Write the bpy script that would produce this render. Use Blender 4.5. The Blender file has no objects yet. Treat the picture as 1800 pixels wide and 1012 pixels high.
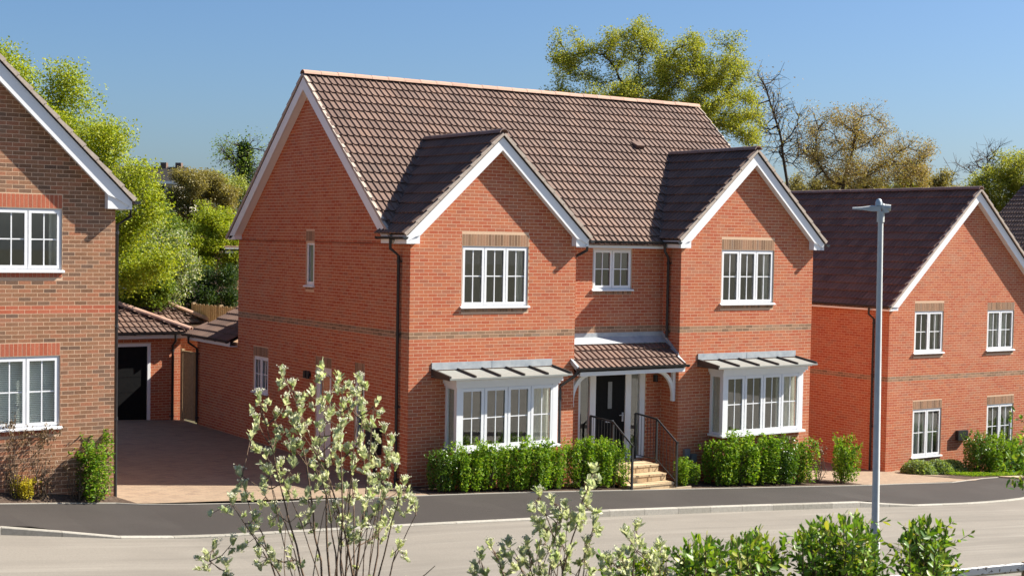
import bpy, math, random
import numpy as np
from mathutils import Matrix, Vector
PI = math.pi
SC = bpy.context.scene
COL = SC.collection
rng = np.random.default_rng(7)
random.seed(7)

# ------------------------------------------------------------------ camera
CAMP = np.array([-15.419, -27.428, 5.3])
YAW, PITCH, ROLL, FPX = 0.5915, -0.0419, 0.0182, 2600.4
CX, CY = 26.63, 25.89
cp, sp, cr, sr = math.cos(PITCH), math.sin(PITCH), math.cos(ROLL), math.sin(ROLL)
cyw, syw = math.cos(-YAW), math.sin(-YAW)
def rotz(v): return np.array([v[0]*cyw - v[1]*syw, v[0]*syw + v[1]*cyw, v[2]])
R0, U0, F0 = np.array([1., 0, 0]), np.array([0, -sp, cp]), np.array([0, cp, sp])
CR, CU, CF = rotz(cr*R0 + sr*U0), rotz(-sr*R0 + cr*U0), rotz(F0)
cam = bpy.data.cameras.new('camera')
cam.sensor_width = 36; cam.lens = FPX/1800*36
cam.shift_x = -CX/1800; cam.shift_y = CY/1800
cam.dof.use_dof = True; cam.dof.focus_distance = 31; cam.dof.aperture_fstop = 4.0
cam.clip_start = 0.1; cam.clip_end = 3000
camo = bpy.data.objects.new('camera', cam); COL.objects.link(camo)
camo.matrix_world = Matrix(((CR[0], CU[0], -CF[0], CAMP[0]), (CR[1], CU[1], -CF[1], CAMP[1]),
                            (CR[2], CU[2], -CF[2], CAMP[2]), (0, 0, 0, 1)))
SC.camera = camo
# ------------------------------------------------------------------ light
SUNV = np.array([3.15, -1.0, 2.65]); SUNV /= np.linalg.norm(SUNV)
w = bpy.data.worlds.new('World'); SC.world = w; w.use_nodes = True
nt = w.node_tree; nt.nodes.clear()
sky = nt.nodes.new('ShaderNodeTexSky'); sky.sky_type = 'NISHITA'; sky.sun_disc = False
sky.sun_elevation = math.asin(SUNV[2]); sky.sun_rotation = math.atan2(SUNV[0], SUNV[1])
sky.altitude = 100; sky.air_density = 1.0; sky.dust_density = 1.4; sky.ozone_density = 8.5
bg = nt.nodes.new('ShaderNodeBackground'); bg.inputs[1].default_value = 0.053
out = nt.nodes.new('ShaderNodeOutputWorld')
nt.links.new(sky.outputs[0], bg.inputs[0]); nt.links.new(bg.outputs[0], out.inputs[0])
sun = bpy.data.lights.new('sun', 'SUN'); sun.energy = 5.0; sun.angle = math.radians(0.53); sun.color = (1.0, 0.95, 0.85)
suno = bpy.data.objects.new('sun', sun); COL.objects.link(suno)
suno.rotation_euler = Vector(SUNV).to_track_quat('Z', 'Y').to_euler(); suno.location = (30, -20, 40)
SC.view_settings.view_transform = 'Standard'; SC.view_settings.look = 'None'
SC.view_settings.exposure = 1.36; SC.view_settings.gamma = 1; SC.view_settings.use_curve_mapping = False
SC.cycles.max_bounces = 8; SC.cycles.transparent_max_bounces = 12

# ------------------------------------------------------------------ helpers
def at(px, py, d):
    """world point seen at photo pixel (px, py) at camera depth d (metres)"""
    u = (px - 900 - CX)/FPX; v = -(py - 506 - CY)/FPX
    return CAMP + d*(CF + u*CR + v*CU)
def zf(x, y=-1.2):
    """level of the made ground: the street falls to the right"""
    x = float(x)
    if x > 30: z = -.166 - .062*27 - .02*(x-30)
    elif x > 3: z = -.166 - .062*(x-3)
    elif x < -14: z = .23 + .09*8
    elif x < -6: z = .23 + .09*(-6-x)
    elif x < -3: z = .125 + .035*(-3-x)
    else:
        t = (x+3)/6.0; z = .125 - 6*(.035*t + .0135*t*t)
    if x > 12 and y > -1.2:
        z -= .075*min(max(y+1.2, 0), 4.4)*min((x-12)/3.0, 1)
    return z
def zbank(x, y):
    z0 = zf(x, y)
    zb = min(5.3 - .347*(y+27.43) - .32, 3.7)
    k = min(max((9.5-x)/5.0, 0), 1)          # the bank fades out to the right, clearing an unseen road added for window reflections
    return max(z0 - .02, z0+(zb-z0)*k) if y < -11.2 else z0 - .02

def tagk(o, label=None, cat=None, group=None, kind=None):
    if label: o['label'] = label
    if cat: o['category'] = cat
    if group: o['group'] = group
    if kind: o['kind'] = kind
    return o
def link(name, me, parent=None):
    o = bpy.data.objects.new(name, me); COL.objects.link(o)
    if parent is not None: o.parent = parent
    return o
def thing(name, label, cat, loc=(0, 0, 0), rz=0, group=None):
    o = bpy.data.objects.new(name, None); COL.objects.link(o)
    o.location = [float(c) for c in loc]; o.rotation_euler = (0, 0, rz); o.empty_display_size = .2
    return tagk(o, label, cat, group)
def mesh_np(name, V, sizes, loops, mats, mi=None, tone=None, smooth=False):
    me = bpy.data.meshes.new(name)
    V = np.asarray(V, np.float32); sizes = np.asarray(sizes, np.int32); loops = np.asarray(loops, np.int32)
    me.vertices.add(len(V)); me.vertices.foreach_set('co', V.ravel())
    me.loops.add(len(loops)); me.loops.foreach_set('vertex_index', loops)
    me.polygons.add(len(sizes))
    st = np.zeros(len(sizes), np.int32); st[1:] = np.cumsum(sizes)[:-1]
    me.polygons.foreach_set('loop_start', st)
    try: me.polygons.foreach_set('loop_total', sizes)
    except Exception: pass
    for m in mats: me.materials.append(m)
    if mi is not None: me.polygons.foreach_set('material_index', np.asarray(mi, np.int32))
    me.polygons.foreach_set('use_smooth', np.full(len(sizes), bool(smooth)))
    me.update(calc_edges=True)
    if tone is not None:
        a = me.attributes.new('tone', 'FLOAT', 'FACE'); a.data.foreach_set('value', np.asarray(tone, np.float32))
    return me
class MB:
    """collects simple solids; build() links them as ONE mesh object"""
    def __init__(s): s.v = []; s.f = []; s.m = []; s.sm = []
    def add(s, vs, fs, m=0, sm=False):
        b = len(s.v); s.v += [tuple(map(float, p)) for p in vs]
        for f in fs: s.f.append([b+i for i in f]); s.m.append(m); s.sm.append(sm)
    def box(s, x0, x1, y0, y1, z0, z1, m=0):
        s.add([(x0,y0,z0),(x1,y0,z0),(x1,y1,z0),(x0,y1,z0),(x0,y0,z1),(x1,y0,z1),(x1,y1,z1),(x0,y1,z1)],
              [(3,2,1,0),(4,5,6,7),(0,1,5,4),(1,2,6,5),(2,3,7,6),(3,0,4,7)], m)
    def fbox(s, F, a0, a1, b0, b1, c0, c1, m=0):
        """box in a wall frame F=(o,u,n): a along u, b up, c outwards"""
        P = [F(a, b, c) for c in (c0, c1) for b in (b0, b1) for a in (a0, a1)]
        s.add(P, [(0,2,3,1),(4,5,7,6),(0,1,5,4),(2,6,7,3),(0,4,6,2),(1,3,7,5)], m)
    def prism(s, pts, d, m=0):
        """closed polygon pts (3D) pushed along d"""
        n = len(pts); P = [np.array(p, float) for p in pts]; Q = [p+np.array(d, float) for p in P]
        s.add(P+Q, [tuple(range(n))[::-1], tuple(range(n, 2*n))]+[(i, (i+1) % n, n+(i+1) % n, n+i) for i in range(n)], m)
    def tube(s, pts, r, n=8, m=0, caps=True):
        P = [np.array(p, float) for p in pts]; k = len(P)
        rs = r if hasattr(r, '__len__') else [r]*k
        up = np.array([.31, .17, .93]); V = []
        for i in range(k):
            t = P[min(i+1, k-1)]-P[max(i-1, 0)]; t = t/(np.linalg.norm(t)+1e-9)
            a = np.cross(t, up); 
            if np.linalg.norm(a) < .05: a = np.cross(t, [1, 0, 0])
            a /= np.linalg.norm(a); b = np.cross(t, a)
            for j in range(n):
                th = 2*PI*j/n; V.append(P[i]+rs[i]*(a*math.cos(th)+b*math.sin(th)))
        F = [(i*n+j, i*n+(j+1) % n, (i+1)*n+(j+1) % n, (i+1)*n+j) for i in range(k-1) for j in range(n)]
        s.add(V, F, m, True)
        if caps: s.add(V[:n], [tuple(range(n))[::-1]], m); s.add(V[-n:], [tuple(range(n))], m)
    def quad(s, a, b, c, d, m=0): s.add([a, b, c, d], [(0, 1, 2, 3)], m)
    def mesh(s, name, mats):
        me = bpy.data.meshes.new(name); me.from_pydata(s.v, [], s.f)
        for mt in mats: me.materials.append(mt)
        me.polygons.foreach_set('material_index', s.m); me.polygons.foreach_set('use_smooth', s.sm)
        me.update(); return me
    def build(s, name, mats, parent=None, kind=None):
        if not isinstance(mats, (list, tuple)): mats = [mats]
        return tagk(link(name, s.mesh(name, mats), parent), kind=kind)
def frame(o, u, n):
    o, u, n = np.array(o, float), np.array(u, float), np.array(n, float)
    return lambda a, b, c=0.0: o + u*a + np.array([0, 0, 1.0])*b + n*c
def objmat(o, M):
    o.matrix_local = Matrix([[float(x) for x in r] for r in M]); return o
def frame_matrix(p, x, y, z):
    M = np.eye(4); M[:3, 0] = x; M[:3, 1] = y; M[:3, 2] = z; M[:3, 3] = p; return M

# ------------------------------------------------------------------ materials
def mat(name, col=(.5, .5, .5), rough=.7, spec=.3, metal=0.0):
    m = bpy.data.materials.new(name); m.use_nodes = True
    b = m.node_tree.nodes['Principled BSDF']
    b.inputs['Base Color'].default_value = (*col, 1); b.inputs['Roughness'].default_value = rough
    b.inputs['Specular IOR Level'].default_value = spec; b.inputs['Metallic'].default_value = metal
    return m
def nd(m, typ, **kw):
    n = m.node_tree.nodes.new(typ)
    for k, v in kw.items(): setattr(n, k, v)
    return n
def lk(m, a, b): m.node_tree.links.new(a, b)
def ramp(m, stops):
    r = nd(m, 'ShaderNodeValToRGB'); e = r.color_ramp.elements
    while len(e) > 1: e.remove(e[0])
    e[0].position = stops[0][0]; e[0].color = (*stops[0][1], 1)
    for p, c in stops[1:]:
        q = e.new(p); q.color = (*c, 1)
    return r
def pos(m): return nd(m, 'ShaderNodeNewGeometry').outputs['Position']
def noise(m, scale, detail=3, rough=.6, vec=None):
    n = nd(m, 'ShaderNodeTexNoise'); n.inputs['Scale'].default_value = scale
    n.inputs['Detail'].default_value = detail; n.inputs['Roughness'].default_value = rough
    lk(m, vec if vec is not None else pos(m), n.inputs['Vector']); return n.outputs['Fac']
def mixc(m, a, b, f, mode='MIX'):
    n = nd(m, 'ShaderNodeMix', data_type='RGBA', blend_type=mode)
    for s, v in ((n.inputs[6], a), (n.inputs[7], b)):
        if hasattr(v, 'is_linked'): lk(m, v, s)
        else: s.default_value = (*v, 1)
    if hasattr(f, 'is_linked'): lk(m, f, n.inputs[0])
    else: n.inputs[0].default_value = f
    return n.outputs[2]
def mrange(m, v, a, b, c, d):
    n = nd(m, 'ShaderNodeMapRange'); n.inputs[1].default_value = a; n.inputs[2].default_value = b
    n.inputs[3].default_value = c; n.inputs[4].default_value = d; lk(m, v, n.inputs[0]); return n.outputs[0]
def bsdf(m): return m.node_tree.nodes['Principled BSDF']
def bump(m, h, strength, dist):
    n = nd(m, 'ShaderNodeBump'); n.inputs['Strength'].default_value = strength; n.inputs['Distance'].default_value = dist
    lk(m, h, n.inputs['Height']); lk(m, n.outputs[0], bsdf(m).inputs['Normal'])
def tone_val(m):
    """per-piece random value: stored on the faces of joined pieces, the object's own random otherwise"""
    a = nd(m, 'ShaderNodeAttribute'); a.attribute_name = 'tone'
    o = nd(m, 'ShaderNodeObjectInfo')
    s = nd(m, 'ShaderNodeMath', operation='ADD'); lk(m, a.outputs['Fac'], s.inputs[0]); lk(m, o.outputs['Random'], s.inputs[1])
    f = nd(m, 'ShaderNodeMath', operation='FRACT'); lk(m, s.outputs[0], f.inputs[0]); return f.outputs[0]
def mottled(name, c1, c2, scale, rough=.8, spec=.3, big=None, bumpd=0, detail=5):
    m = mat(name, c1, rough, spec)
    c = mixc(m, c1, c2, mrange(m, noise(m, scale, detail), .3, .7, 0, 1))
    if big: c = mixc(m, c, big[1], mrange(m, noise(m, big[0], 3), .45, .75, 0, big[2]))
    lk(m, c, bsdf(m).inputs['Base Color'])
    if bumpd: bump(m, noise(m, scale*2, 4), .6, bumpd)
    return m
def toned(name, stops, rough=.85, spec=.25, nscale=40, namt=.25, big=None, bumpd=0):
    m = mat(name, (.5, .5, .5), rough, spec)
    r = ramp(m, stops); lk(m, tone_val(m), r.inputs[0]); c = r.outputs[0]
    k = mrange(m, noise(m, nscale, 4), .25, .75, 1-namt, 1+namt)
    n = nd(m, 'ShaderNodeMix', data_type='RGBA', blend_type='MULTIPLY'); n.inputs[0].default_value = 1
    lk(m, c, n.inputs[6]); cc = nd(m, 'ShaderNodeCombineColor')
    for i in range(3): lk(m, k, cc.inputs[i])
    lk(m, cc.outputs[0], n.inputs[7]); c = n.outputs[2]
    if big: c = mixc(m, c, big[1], mrange(m, noise(m, big[0], 4), big[3] if len(big) > 3 else .5, .78, 0, big[2]))
    lk(m, c, bsdf(m).inputs['Base Color'])
    if bumpd: bump(m, noise(m, nscale*2, 3), .7, bumpd)
    return m
RED = toned('red_brick', [(0, (.40,.10,.05)), (.3, (.44,.122,.06)), (.55, (.47,.15,.07)), (.75, (.44,.14,.07)), (.92, (.41,.155,.085)), (1, (.36,.115,.065))],
            .9, .15, 55, .22, big=(1.1, (.52,.29,.19), .30), bumpd=.004)
BUFF = toned('buff_brown_brick', [(0, (.20,.12,.075)), (.4, (.29,.175,.105)), (.7, (.36,.20,.12)), (1, (.25,.17,.12))], .9, .15, 55, .25, bumpd=.004)
BROWN = toned('brown_multi_brick', [(0, (.20,.105,.062)), (.25, (.29,.145,.08)), (.5, (.32,.16,.092)), (.72, (.35,.145,.08)), (.85, (.25,.14,.085)), (1, (.15,.09,.062))],
              .9, .15, 55, .28, big=(1.3, (.36,.22,.16), .3), bumpd=.004)
BRIGHT = toned('orange_red_brick', [(0, (.40,.105,.055)), (.5, (.45,.14,.078)), (1, (.38,.11,.062))], .88, .18, 55, .2, bumpd=.004)
MORTAR = mottled('mortar', (.68,.47,.32), (.58,.39,.26), 30, .95, .1, bumpd=.003)
TILE = toned('brown_roof_tile', [(0, (.105,.064,.050)), (.4, (.128,.079,.062)), (.75, (.152,.094,.072)), (.92, (.165,.098,.072)), (1, (.092,.058,.047))], .72, .7, 60, .2, big=(.7, (.145,.112,.095), .35), bumpd=.002)
bsdf(TILE).inputs['Specular Tint'].default_value = (1.0, .76, .64, 1)
DECK = mat('roof_underlay', (.02, .016, .015), .9, .1)
RIDGE = toned('terracotta_ridge_tile', [(0, (.38,.225,.165)), (.5, (.45,.28,.20)), (1, (.40,.25,.19))], .75, .3, 40, .15)
VERGE = mottled('mortar_verge', (.50,.42,.35), (.36,.29,.24), 25, .9, .15)
WHITE = mottled('white_upvc', (.80,.80,.80), (.76,.76,.77), 3, .38, .45)
BLACK = mottled('black_plastic', (.018,.018,.02), (.028,.028,.03), 8, .38, .45)
BMETAL = mottled('black_metal', (.015,.015,.017), (.03,.03,.03), 20, .42, .5)
LEAD = mottled('lead_flashing', (.26,.29,.32), (.40,.42,.43), 6, .55, .5, big=(2.2, (.5,.5,.48), .5))
BAYROOF = mottled('grey_bay_roof', (.22,.23,.21), (.27,.27,.25), 8, .55, .4)
SEAM = mat('dark_roof_seam', (.045, .04, .035), .5, .4)
DOORB = mottled('black_door', (.008,.008,.009), (.012,.012,.012), 10, .55, .08)
STEEL = mottled('brushed_steel', (.55,.55,.56), (.42,.42,.43), 30, .3, .5)
ROOM = mottled('room_wall', (.30,.26,.23), (.22,.19,.17), 2, .9, .2)
BLIND = mat('blind_slat', (.84, .90, .86), .7, .2)
def glassm():
    m = bpy.data.materials.new('window_glass'); m.use_nodes = True; n = m.node_tree; n.nodes.clear()
    o = n.nodes.new('ShaderNodeOutputMaterial'); mx = n.nodes.new('ShaderNodeMixShader')
    t = n.nodes.new('ShaderNodeBsdfTransparent'); t.inputs[0].default_value = (.93, .94, .93, 1)
    g = n.nodes.new('ShaderNodeBsdfGlossy'); g.inputs['Roughness'].default_value = .015; g.inputs[0].default_value = (.95, .97, .97, 1)
    lw = n.nodes.new('ShaderNodeLayerWeight'); lw.inputs[0].default_value = .5
    pw = n.nodes.new('ShaderNodeMath'); pw.operation = 'POWER'; pw.inputs[1].default_value = 4.0; n.links.new(lw.outputs['Facing'], pw.inputs[0])
    f = n.nodes.new('ShaderNodeMapRange'); f.inputs[3].default_value = .11; f.inputs[4].default_value = 1.0; n.links.new(pw.outputs[0], f.inputs[0])
    n.links.new(f.outputs[0], mx.inputs[0]); n.links.new(t.outputs[0], mx.inputs[1]); n.links.new(g.outputs[0], mx.inputs[2]); n.links.new(mx.outputs[0], o.inputs[0])
    return m
GLASS = glassm()
def leafm(name, stops, trans=.45, rough=.5, spec=.3, tint=(1.0, .95, .35)):
    m = toned(name, stops, rough, spec, 3, .12)
    n = m.node_tree; b = bsdf(m); o = n.nodes['Material Output']
    tr = n.nodes.new('ShaderNodeBsdfTranslucent'); mx = n.nodes.new('ShaderNodeMixShader'); mx.inputs[0].default_value = trans
    src = b.inputs['Base Color'].links[0].from_socket
    g = mixc(m, src, tint, 1.0, 'MULTIPLY'); n.links.new(g, tr.inputs[0])
    n.links.new(b.outputs[0], mx.inputs[1]); n.links.new(tr.outputs[0], mx.inputs[2]); n.links.new(mx.outputs[0], o.inputs[0])
    return m
CURT = leafm('curtain_cloth', [(0, (.80,.81,.74)), (1, (.84,.84,.78))], .5, .9, .1, (.95, 1.0, .92))
TARMAC = mottled('fresh_tarmac', (.038,.033,.030), (.058,.050,.045), 55, .85, .15, big=(.5, (.066,.058,.052), .6), bumpd=.004)
def roadm():
    m = mottled('dusty_road', (.185,.165,.138), (.235,.21,.178), 35, .88, .2, big=(.35, (.16,.142,.12), .7), bumpd=.004)
    src = bsdf(m).inputs['Base Color'].links[0].from_socket
    mp = nd(m, 'ShaderNodeMapping'); mp.inputs['Scale'].default_value = (.10, 1.6, 1); lk(m, pos(m), mp.inputs[0])
    c = mixc(m, src, (.135, .12, .102), mrange(m, noise(m, 1.0, 4, .6, mp.outputs[0]), .5, .72, 0, .55))
    mp2 = nd(m, 'ShaderNodeMapping'); mp2.inputs['Scale'].default_value = (.16, 3.5, 1); lk(m, pos(m), mp2.inputs[0])
    c = mixc(m, c, (.29, .265, .225), mrange(m, noise(m, 1.0, 3, .6, mp2.outputs[0]), .55, .75, 0, .5))
    lk(m, c, bsdf(m).inputs['Base Color']); return m
ROADM = roadm()
KERB = toned('concrete_kerb', [(0, (.27,.25,.21)), (1, (.35,.325,.28))], .85, .25, 20, .18)
PAVE = None
MULCH = mottled('bark_mulch', (.055,.036,.026), (.14,.10,.075), 28, .95, .1, big=(5, (.03,.02,.016), .6), bumpd=.03, detail=8)
TERRAIN = mottled('rough_ground', (.085,.07,.05), (.07,.075,.04), 3, .95, .1, bumpd=.03)
TIMBER = toned('fence_timber', [(0, (.30,.20,.10)), (.5, (.38,.27,.15)), (1, (.33,.24,.15))], .85, .2, 12, .25)
WPAINT = mat('spattered_white_paint', (.75, .74, .72), .6, .3)
BARK = mottled('grey_brown_bark', (.075,.055,.04), (.13,.10,.075), 14, .95, .1, bumpd=.01)
BARKD = mottled('dark_bark', (.045,.035,.028), (.085,.068,.052), 10, .95, .1)
GALV = mottled('galvanised_steel', (.50,.50,.48), (.58,.58,.56), 9, .7, .25)
SLAB = mottled('buff_paving', (.50,.40,.27), (.40,.31,.20), 18, .9, .2, bumpd=.004)
STEPM = toned('sandstone_step_block', [(0, (.46,.31,.17)), (.5, (.55,.42,.26)), (1, (.50,.36,.21))], .9, .2, 30, .2, bumpd=.004)
def spat():
    m = WPAINT
    c = mixc(m, (.78, .77, .75), (.16, .13, .11), mrange(m, noise(m, 22, 2, .5), .60, .66, 0, 1))
    lk(m, c, bsdf(m).inputs['Base Color'])
spat()
def pave():
    m = mat('block_paving', (.4, .27, .2), .88, .2)
    b = nd(m, 'ShaderNodeTexBrick'); b.offset = .5; b.inputs['Scale'].default_value = 1
    b.inputs['Brick Width'].default_value = .2; b.inputs['Row Height'].default_value = .1; b.inputs['Mortar Size'].default_value = .004
    b.inputs['Color1'].default_value = (.30, .215, .145, 1); b.inputs['Color2'].default_value = (.215, .155, .11, 1); b.inputs['Mortar'].default_value = (.16, .125, .10, 1)
    lk(m, pos(m), b.inputs['Vector'])
    c = mixc(m, b.outputs[0], (.31, .235, .16), mrange(m, noise(m, 2.5, 4), .35, .7, 0, .7))
    c = mixc(m, c, (.20, .14, .11), mrange(m, noise(m, 9, 3), .55, .7, 0, .4))
    lk(m, c, bsdf(m).inputs['Base Color'])
    inv = nd(m, 'ShaderNodeMath', operation='SUBTRACT'); inv.inputs[0].default_value = 1; lk(m, b.outputs['Fac'], inv.inputs[1])
    bump(m, inv.outputs[0], .5, .004)
    return m
PAVE = pave()
# ------------------------------------------------------------------ bricks and tiles
def nrm(v): v = np.asarray(v, float); return v/np.linalg.norm(v)
def scr(p):
    d = np.asarray(p, float)-CAMP; k = d @ CF
    return 900+CX+FPX*(d @ CR)/k, 506+CY-FPX*(d @ CU)/k, k
def unit_brick(name, L, H, m, prot=.0009):
    mb = MB(); c0, c1 = -.004, prot
    mb.add([(0,0,c0),(L,0,c0),(L,H,c0),(0,H,c0),(0,0,c1),(L,0,c1),(L,H,c1),(0,H,c1)], [(4,5,6,7),(0,1,5,4),(1,2,6,5),(2,3,7,6),(3,0,4,7)])
    return mb.mesh(name, [m])
class Brickwork:
    """bricks of one house: the ones that show largest become objects, the rest one joined piece"""
    def __init__(s, parent, base, mats): s.parent, s.base, s.mats, s.items = parent, np.array(base, float), mats, []
    def put(s, F, a0, a1, b0, b1, cls, rank, extra=0.0):
        if a1-a0 < .025 or b1-b0 < .02: return
        s.items.append((F, a0, a1, b0, b1, cls, rank, extra))
    def wall(s, F, width, z0, allow, ops=(), ztop=3.305, k0=-70, k1=70, cls=0, bands={}, rank=1.0, ph=0):
        """courses counted from ztop; allow(b) -> (lo, hi) at that height; ops = openings"""
        for k in range(k0, k1):
            b0 = ztop+.075*k+.005; b1 = b0+.065
            if b0 < z0: continue
            lo, hi = allow(b1)
            if hi-lo < .05: continue
            c = bands.get(k, cls)
            spans = [(lo, hi)]
            for op in ops:
                t = op['b1']+op.get('sold', 0); bt = op['b0']-op.get('sillh', 0)
                if b1 > bt+.012 and b0 < t-.012:
                    new = []
                    for (p, q) in spans:
                        if op['a0']-.01 > p: new.append((p, min(q, op['a0']-.005)))
                        if op['a1']+.01 < q: new.append((max(p, op['a1']+.005), q))
                    spans = [x for x in new if x[1] > x[0]]
            x = -.1125*((k+ph) % 2)
            while x < width:
                for (p, q) in spans:
                    a0, a1 = max(x+.005, p), min(x+.22, q)
                    s.put(F, a0, a1, b0, b1, c, rank)
                x += .225
        for op in ops:
            h = op.get('sold', 0)
            if h:
                n = max(1, round((op['a1']-op['a0'])/.075)); wd = (op['a1']-op['a0'])/n
                for i in range(n): s.put(F, op['a0']+i*wd+.005, op['a0']+(i+1)*wd-.005, op['b1']+.008, op['b1']+h-.008, op['scls'], rank*.6, .0004)
            h = op.get('sillh', 0)
            if h:
                n = max(1, round((op['a1']-op['a0'])/.075)); wd = (op['a1']-op['a0'])/n
                for i in range(n): s.put(F, op['a0']+i*wd+.005, op['a0']+(i+1)*wd-.005, op['b0']-h+.005, op['b0']-.012, op['scls'], rank*.5, .006)
    def finish(s, nmax=300, full=.2149):
        sc = []
        for i, (F, a0, a1, b0, b1, cls, rank, ex) in enumerate(s.items):
            if rank <= 0 or a1-a0 < full-1e-4 or ex: continue
            p = F((a0+a1)/2, (b0+b1)/2)+s.base
            px, py, k = scr(p)
            if not (3 < px < 1797 and 3 < py < 1009): continue
            n = F(0, 0, 1)-F(0, 0, 0); v = nrm(CAMP-p)
            f = float(n @ v)
            if f > .05: sc.append((rank*f/k/k, i))
        sc.sort(reverse=True); pick = set(i for _, i in sc[:nmax])
        um = {c: unit_brick('brick', .215, .065, m) for c, m in enumerate(s.mats)}
        V = []; mi = []; tn = []
        for i, (F, a0, a1, b0, b1, cls, rank, ex) in enumerate(s.items):
            if i in pick:
                p = F(a0, b0); u = F(1, 0)-F(0, 0); n = F(0, 0, 1)-F(0, 0, 0)
                objmat(link('brick', um[cls], s.parent), frame_matrix(p, u, [0, 0, 1], n)); continue
            c0, c1 = -.004, .0005+random.random()*.0008+ex
            V += [F(a, b, c) for (a, b, c) in ((a0,b0,c0),(a1,b0,c0),(a1,b1,c0),(a0,b1,c0),(a0,b0,c1),(a1,b0,c1),(a1,b1,c1),(a0,b1,c1))]
            mi.append(cls); tn.append(random.random())
        n = len(mi)
        if n:
            q = np.array([(4,5,6,7),(0,1,5,4),(1,2,6,5),(2,3,7,6),(3,0,4,7)])
            L = (q[None]+8*np.arange(n)[:, None, None]).ravel()
            me = mesh_np('brick', V, np.full(n*5, 4), L, s.mats, np.repeat(mi, 5), np.repeat(tn, 5))
            tagk(link('brick', me, s.parent), kind='stuff')
def wall_skin(name, parent, F, width, z0, ze, ops=(), gable=None, m=None, rev=.12):
    """mortar-faced wall with openings and their reveals; gable = (centre, apex height, slope) above ze"""
    mb = MB(); xs = sorted({0, width} | {o['a0'] for o in ops} | {o['a1'] for o in ops}); zs = sorted({z0, ze} | {o['b0'] for o in ops} | {o['b1'] for o in ops})
    for i in range(len(xs)-1):
        for j in range(len(zs)-1):
            xm, zm = (xs[i]+xs[i+1])/2, (zs[j]+zs[j+1])/2
            if any(o['a0'] < xm < o['a1'] and o['b0'] < zm < o['b1'] for o in ops): continue
            mb.quad(F(xs[i], zs[j]), F(xs[i+1], zs[j]), F(xs[i+1], zs[j+1]), F(xs[i], zs[j+1]))
    for o in ops:
        a0, a1, b0, b1 = o['a0'], o['a1'], o['b0'], o['b1']
        for (p, q) in (((a0,b0),(a0,b1)),((a0,b1),(a1,b1)),((a1,b1),(a1,b0)),((a1,b0),(a0,b0))):
            mb.quad(F(*p, 0), F(*q, 0), F(*q, -rev), F(*p, -rev))
    if gable:
        c, za, sl = gable; h = (za-ze)/sl
        mb.add([F(max(0, c-h), ze), F(min(width, c+h), ze), F(c, za)], [(0, 1, 2)])
    return mb.build(name, m or MORTAR, parent)
def tile_mesh(m, half=False):
    """interlocking pantile of two flat pans and two rolls, tilted so that it overlaps the course below"""
    xs = [0, .108, .113, .127, .146, .158, .273, .278, .292, .311, .323, .327]
    hs = [0, 0, .021, .028, .018, 0, 0, .021, .028, .018, 0, 0]
    if half: xs, hs = xs[:7], hs[:7]; xs[6] = .163
    L = .405; V = []; n = len(xs)
    for (y, z) in ((0, .054), (L, .010)):
        for x, h in zip(xs, hs): V.append((x, y, z+h))
    for x, h in zip(xs, hs): V.append((x, .0, .018+h*.8))
    F = [(i, i+1, n+i+1, n+i) for i in range(n-1)]+[(2*n+i, 2*n+i+1, i+1, i) for i in range(n-1)]
    F += [(n, 2*n, 0), (n-1, 3*n-1, 2*n-1)]
    me = bpy.data.meshes.new('tile'); me.from_pydata(V, [], F); me.materials.append(m); me.update(); return me
TILE_ME = None
class Tiling:
    def __init__(s, parent, base, m=None, name='tile'):
        s.parent, s.base, s.m, s.items, s.name = parent, np.array(base, float), m or TILE, [], name
    def slope(s, O, sv, n, width, length, keep=None, rank=1.0, gauge=.345, cover=.33, jit=.004):
        O, sv, n = np.array(O, float), nrm(sv), nrm(n); u = np.cross(sv, n)
        nc = math.ceil(width/cover-.02); nr = math.ceil(length/gauge-.15); cov = width/nc; g = length/nr
        for r in range(nr):
            for c in range(nc):
                p = O+u*(c*cov)+sv*(r*g-.03+random.uniform(-.004, .004))+n*random.uniform(0, jit)
                if keep and not keep(p+u*cov/2+sv*g/2): continue
                s.items.append((p, u, sv, n, rank, cov/cover, r, c))
    def finish(s, nmax=300, under=None):
        me = tile_mesh(s.m); sc = []
        for i, (p, u, sv, n, rank, k, r, c) in enumerate(s.items):
            q = p+s.base+u*.16+sv*.17; px, py, d = scr(q)
            f = float(n @ nrm(CAMP-q))
            if rank > 0 and 2 < px < 1798 and 2 < py < 1010 and f > .02: sc.append((rank*f/d/d, i))
        sc.sort(reverse=True); pick = set(i for _, i in sc[:nmax])
        V0 = np.array([v.co for v in me.vertices]); P0 = [list(p.vertices) for p in me.polygons]
        sizes0 = [len(p) for p in P0]; loops0 = np.array(sum(P0, []))
        VV, SZ, LP, TN = [], [], [], []; nb = 0
        for i, (p, u, sv, n, rank, k, r, c) in enumerate(s.items):
            if i in pick:
                objmat(link(s.name, me, s.parent), frame_matrix(p, u*k, sv, n)); continue
            VV.append(p+V0[:, :1]*(u*k)+V0[:, 1:2]*sv+V0[:, 2:3]*n); SZ += sizes0; LP.append(loops0+nb); nb += len(V0)
            TN += [random.random()]*len(P0)
        if VV:
            m2 = mesh_np(s.name, np.concatenate(VV), SZ, np.concatenate(LP), [s.m], None, TN)
            tagk(link(s.name, m2, s.parent), kind='stuff')
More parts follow.
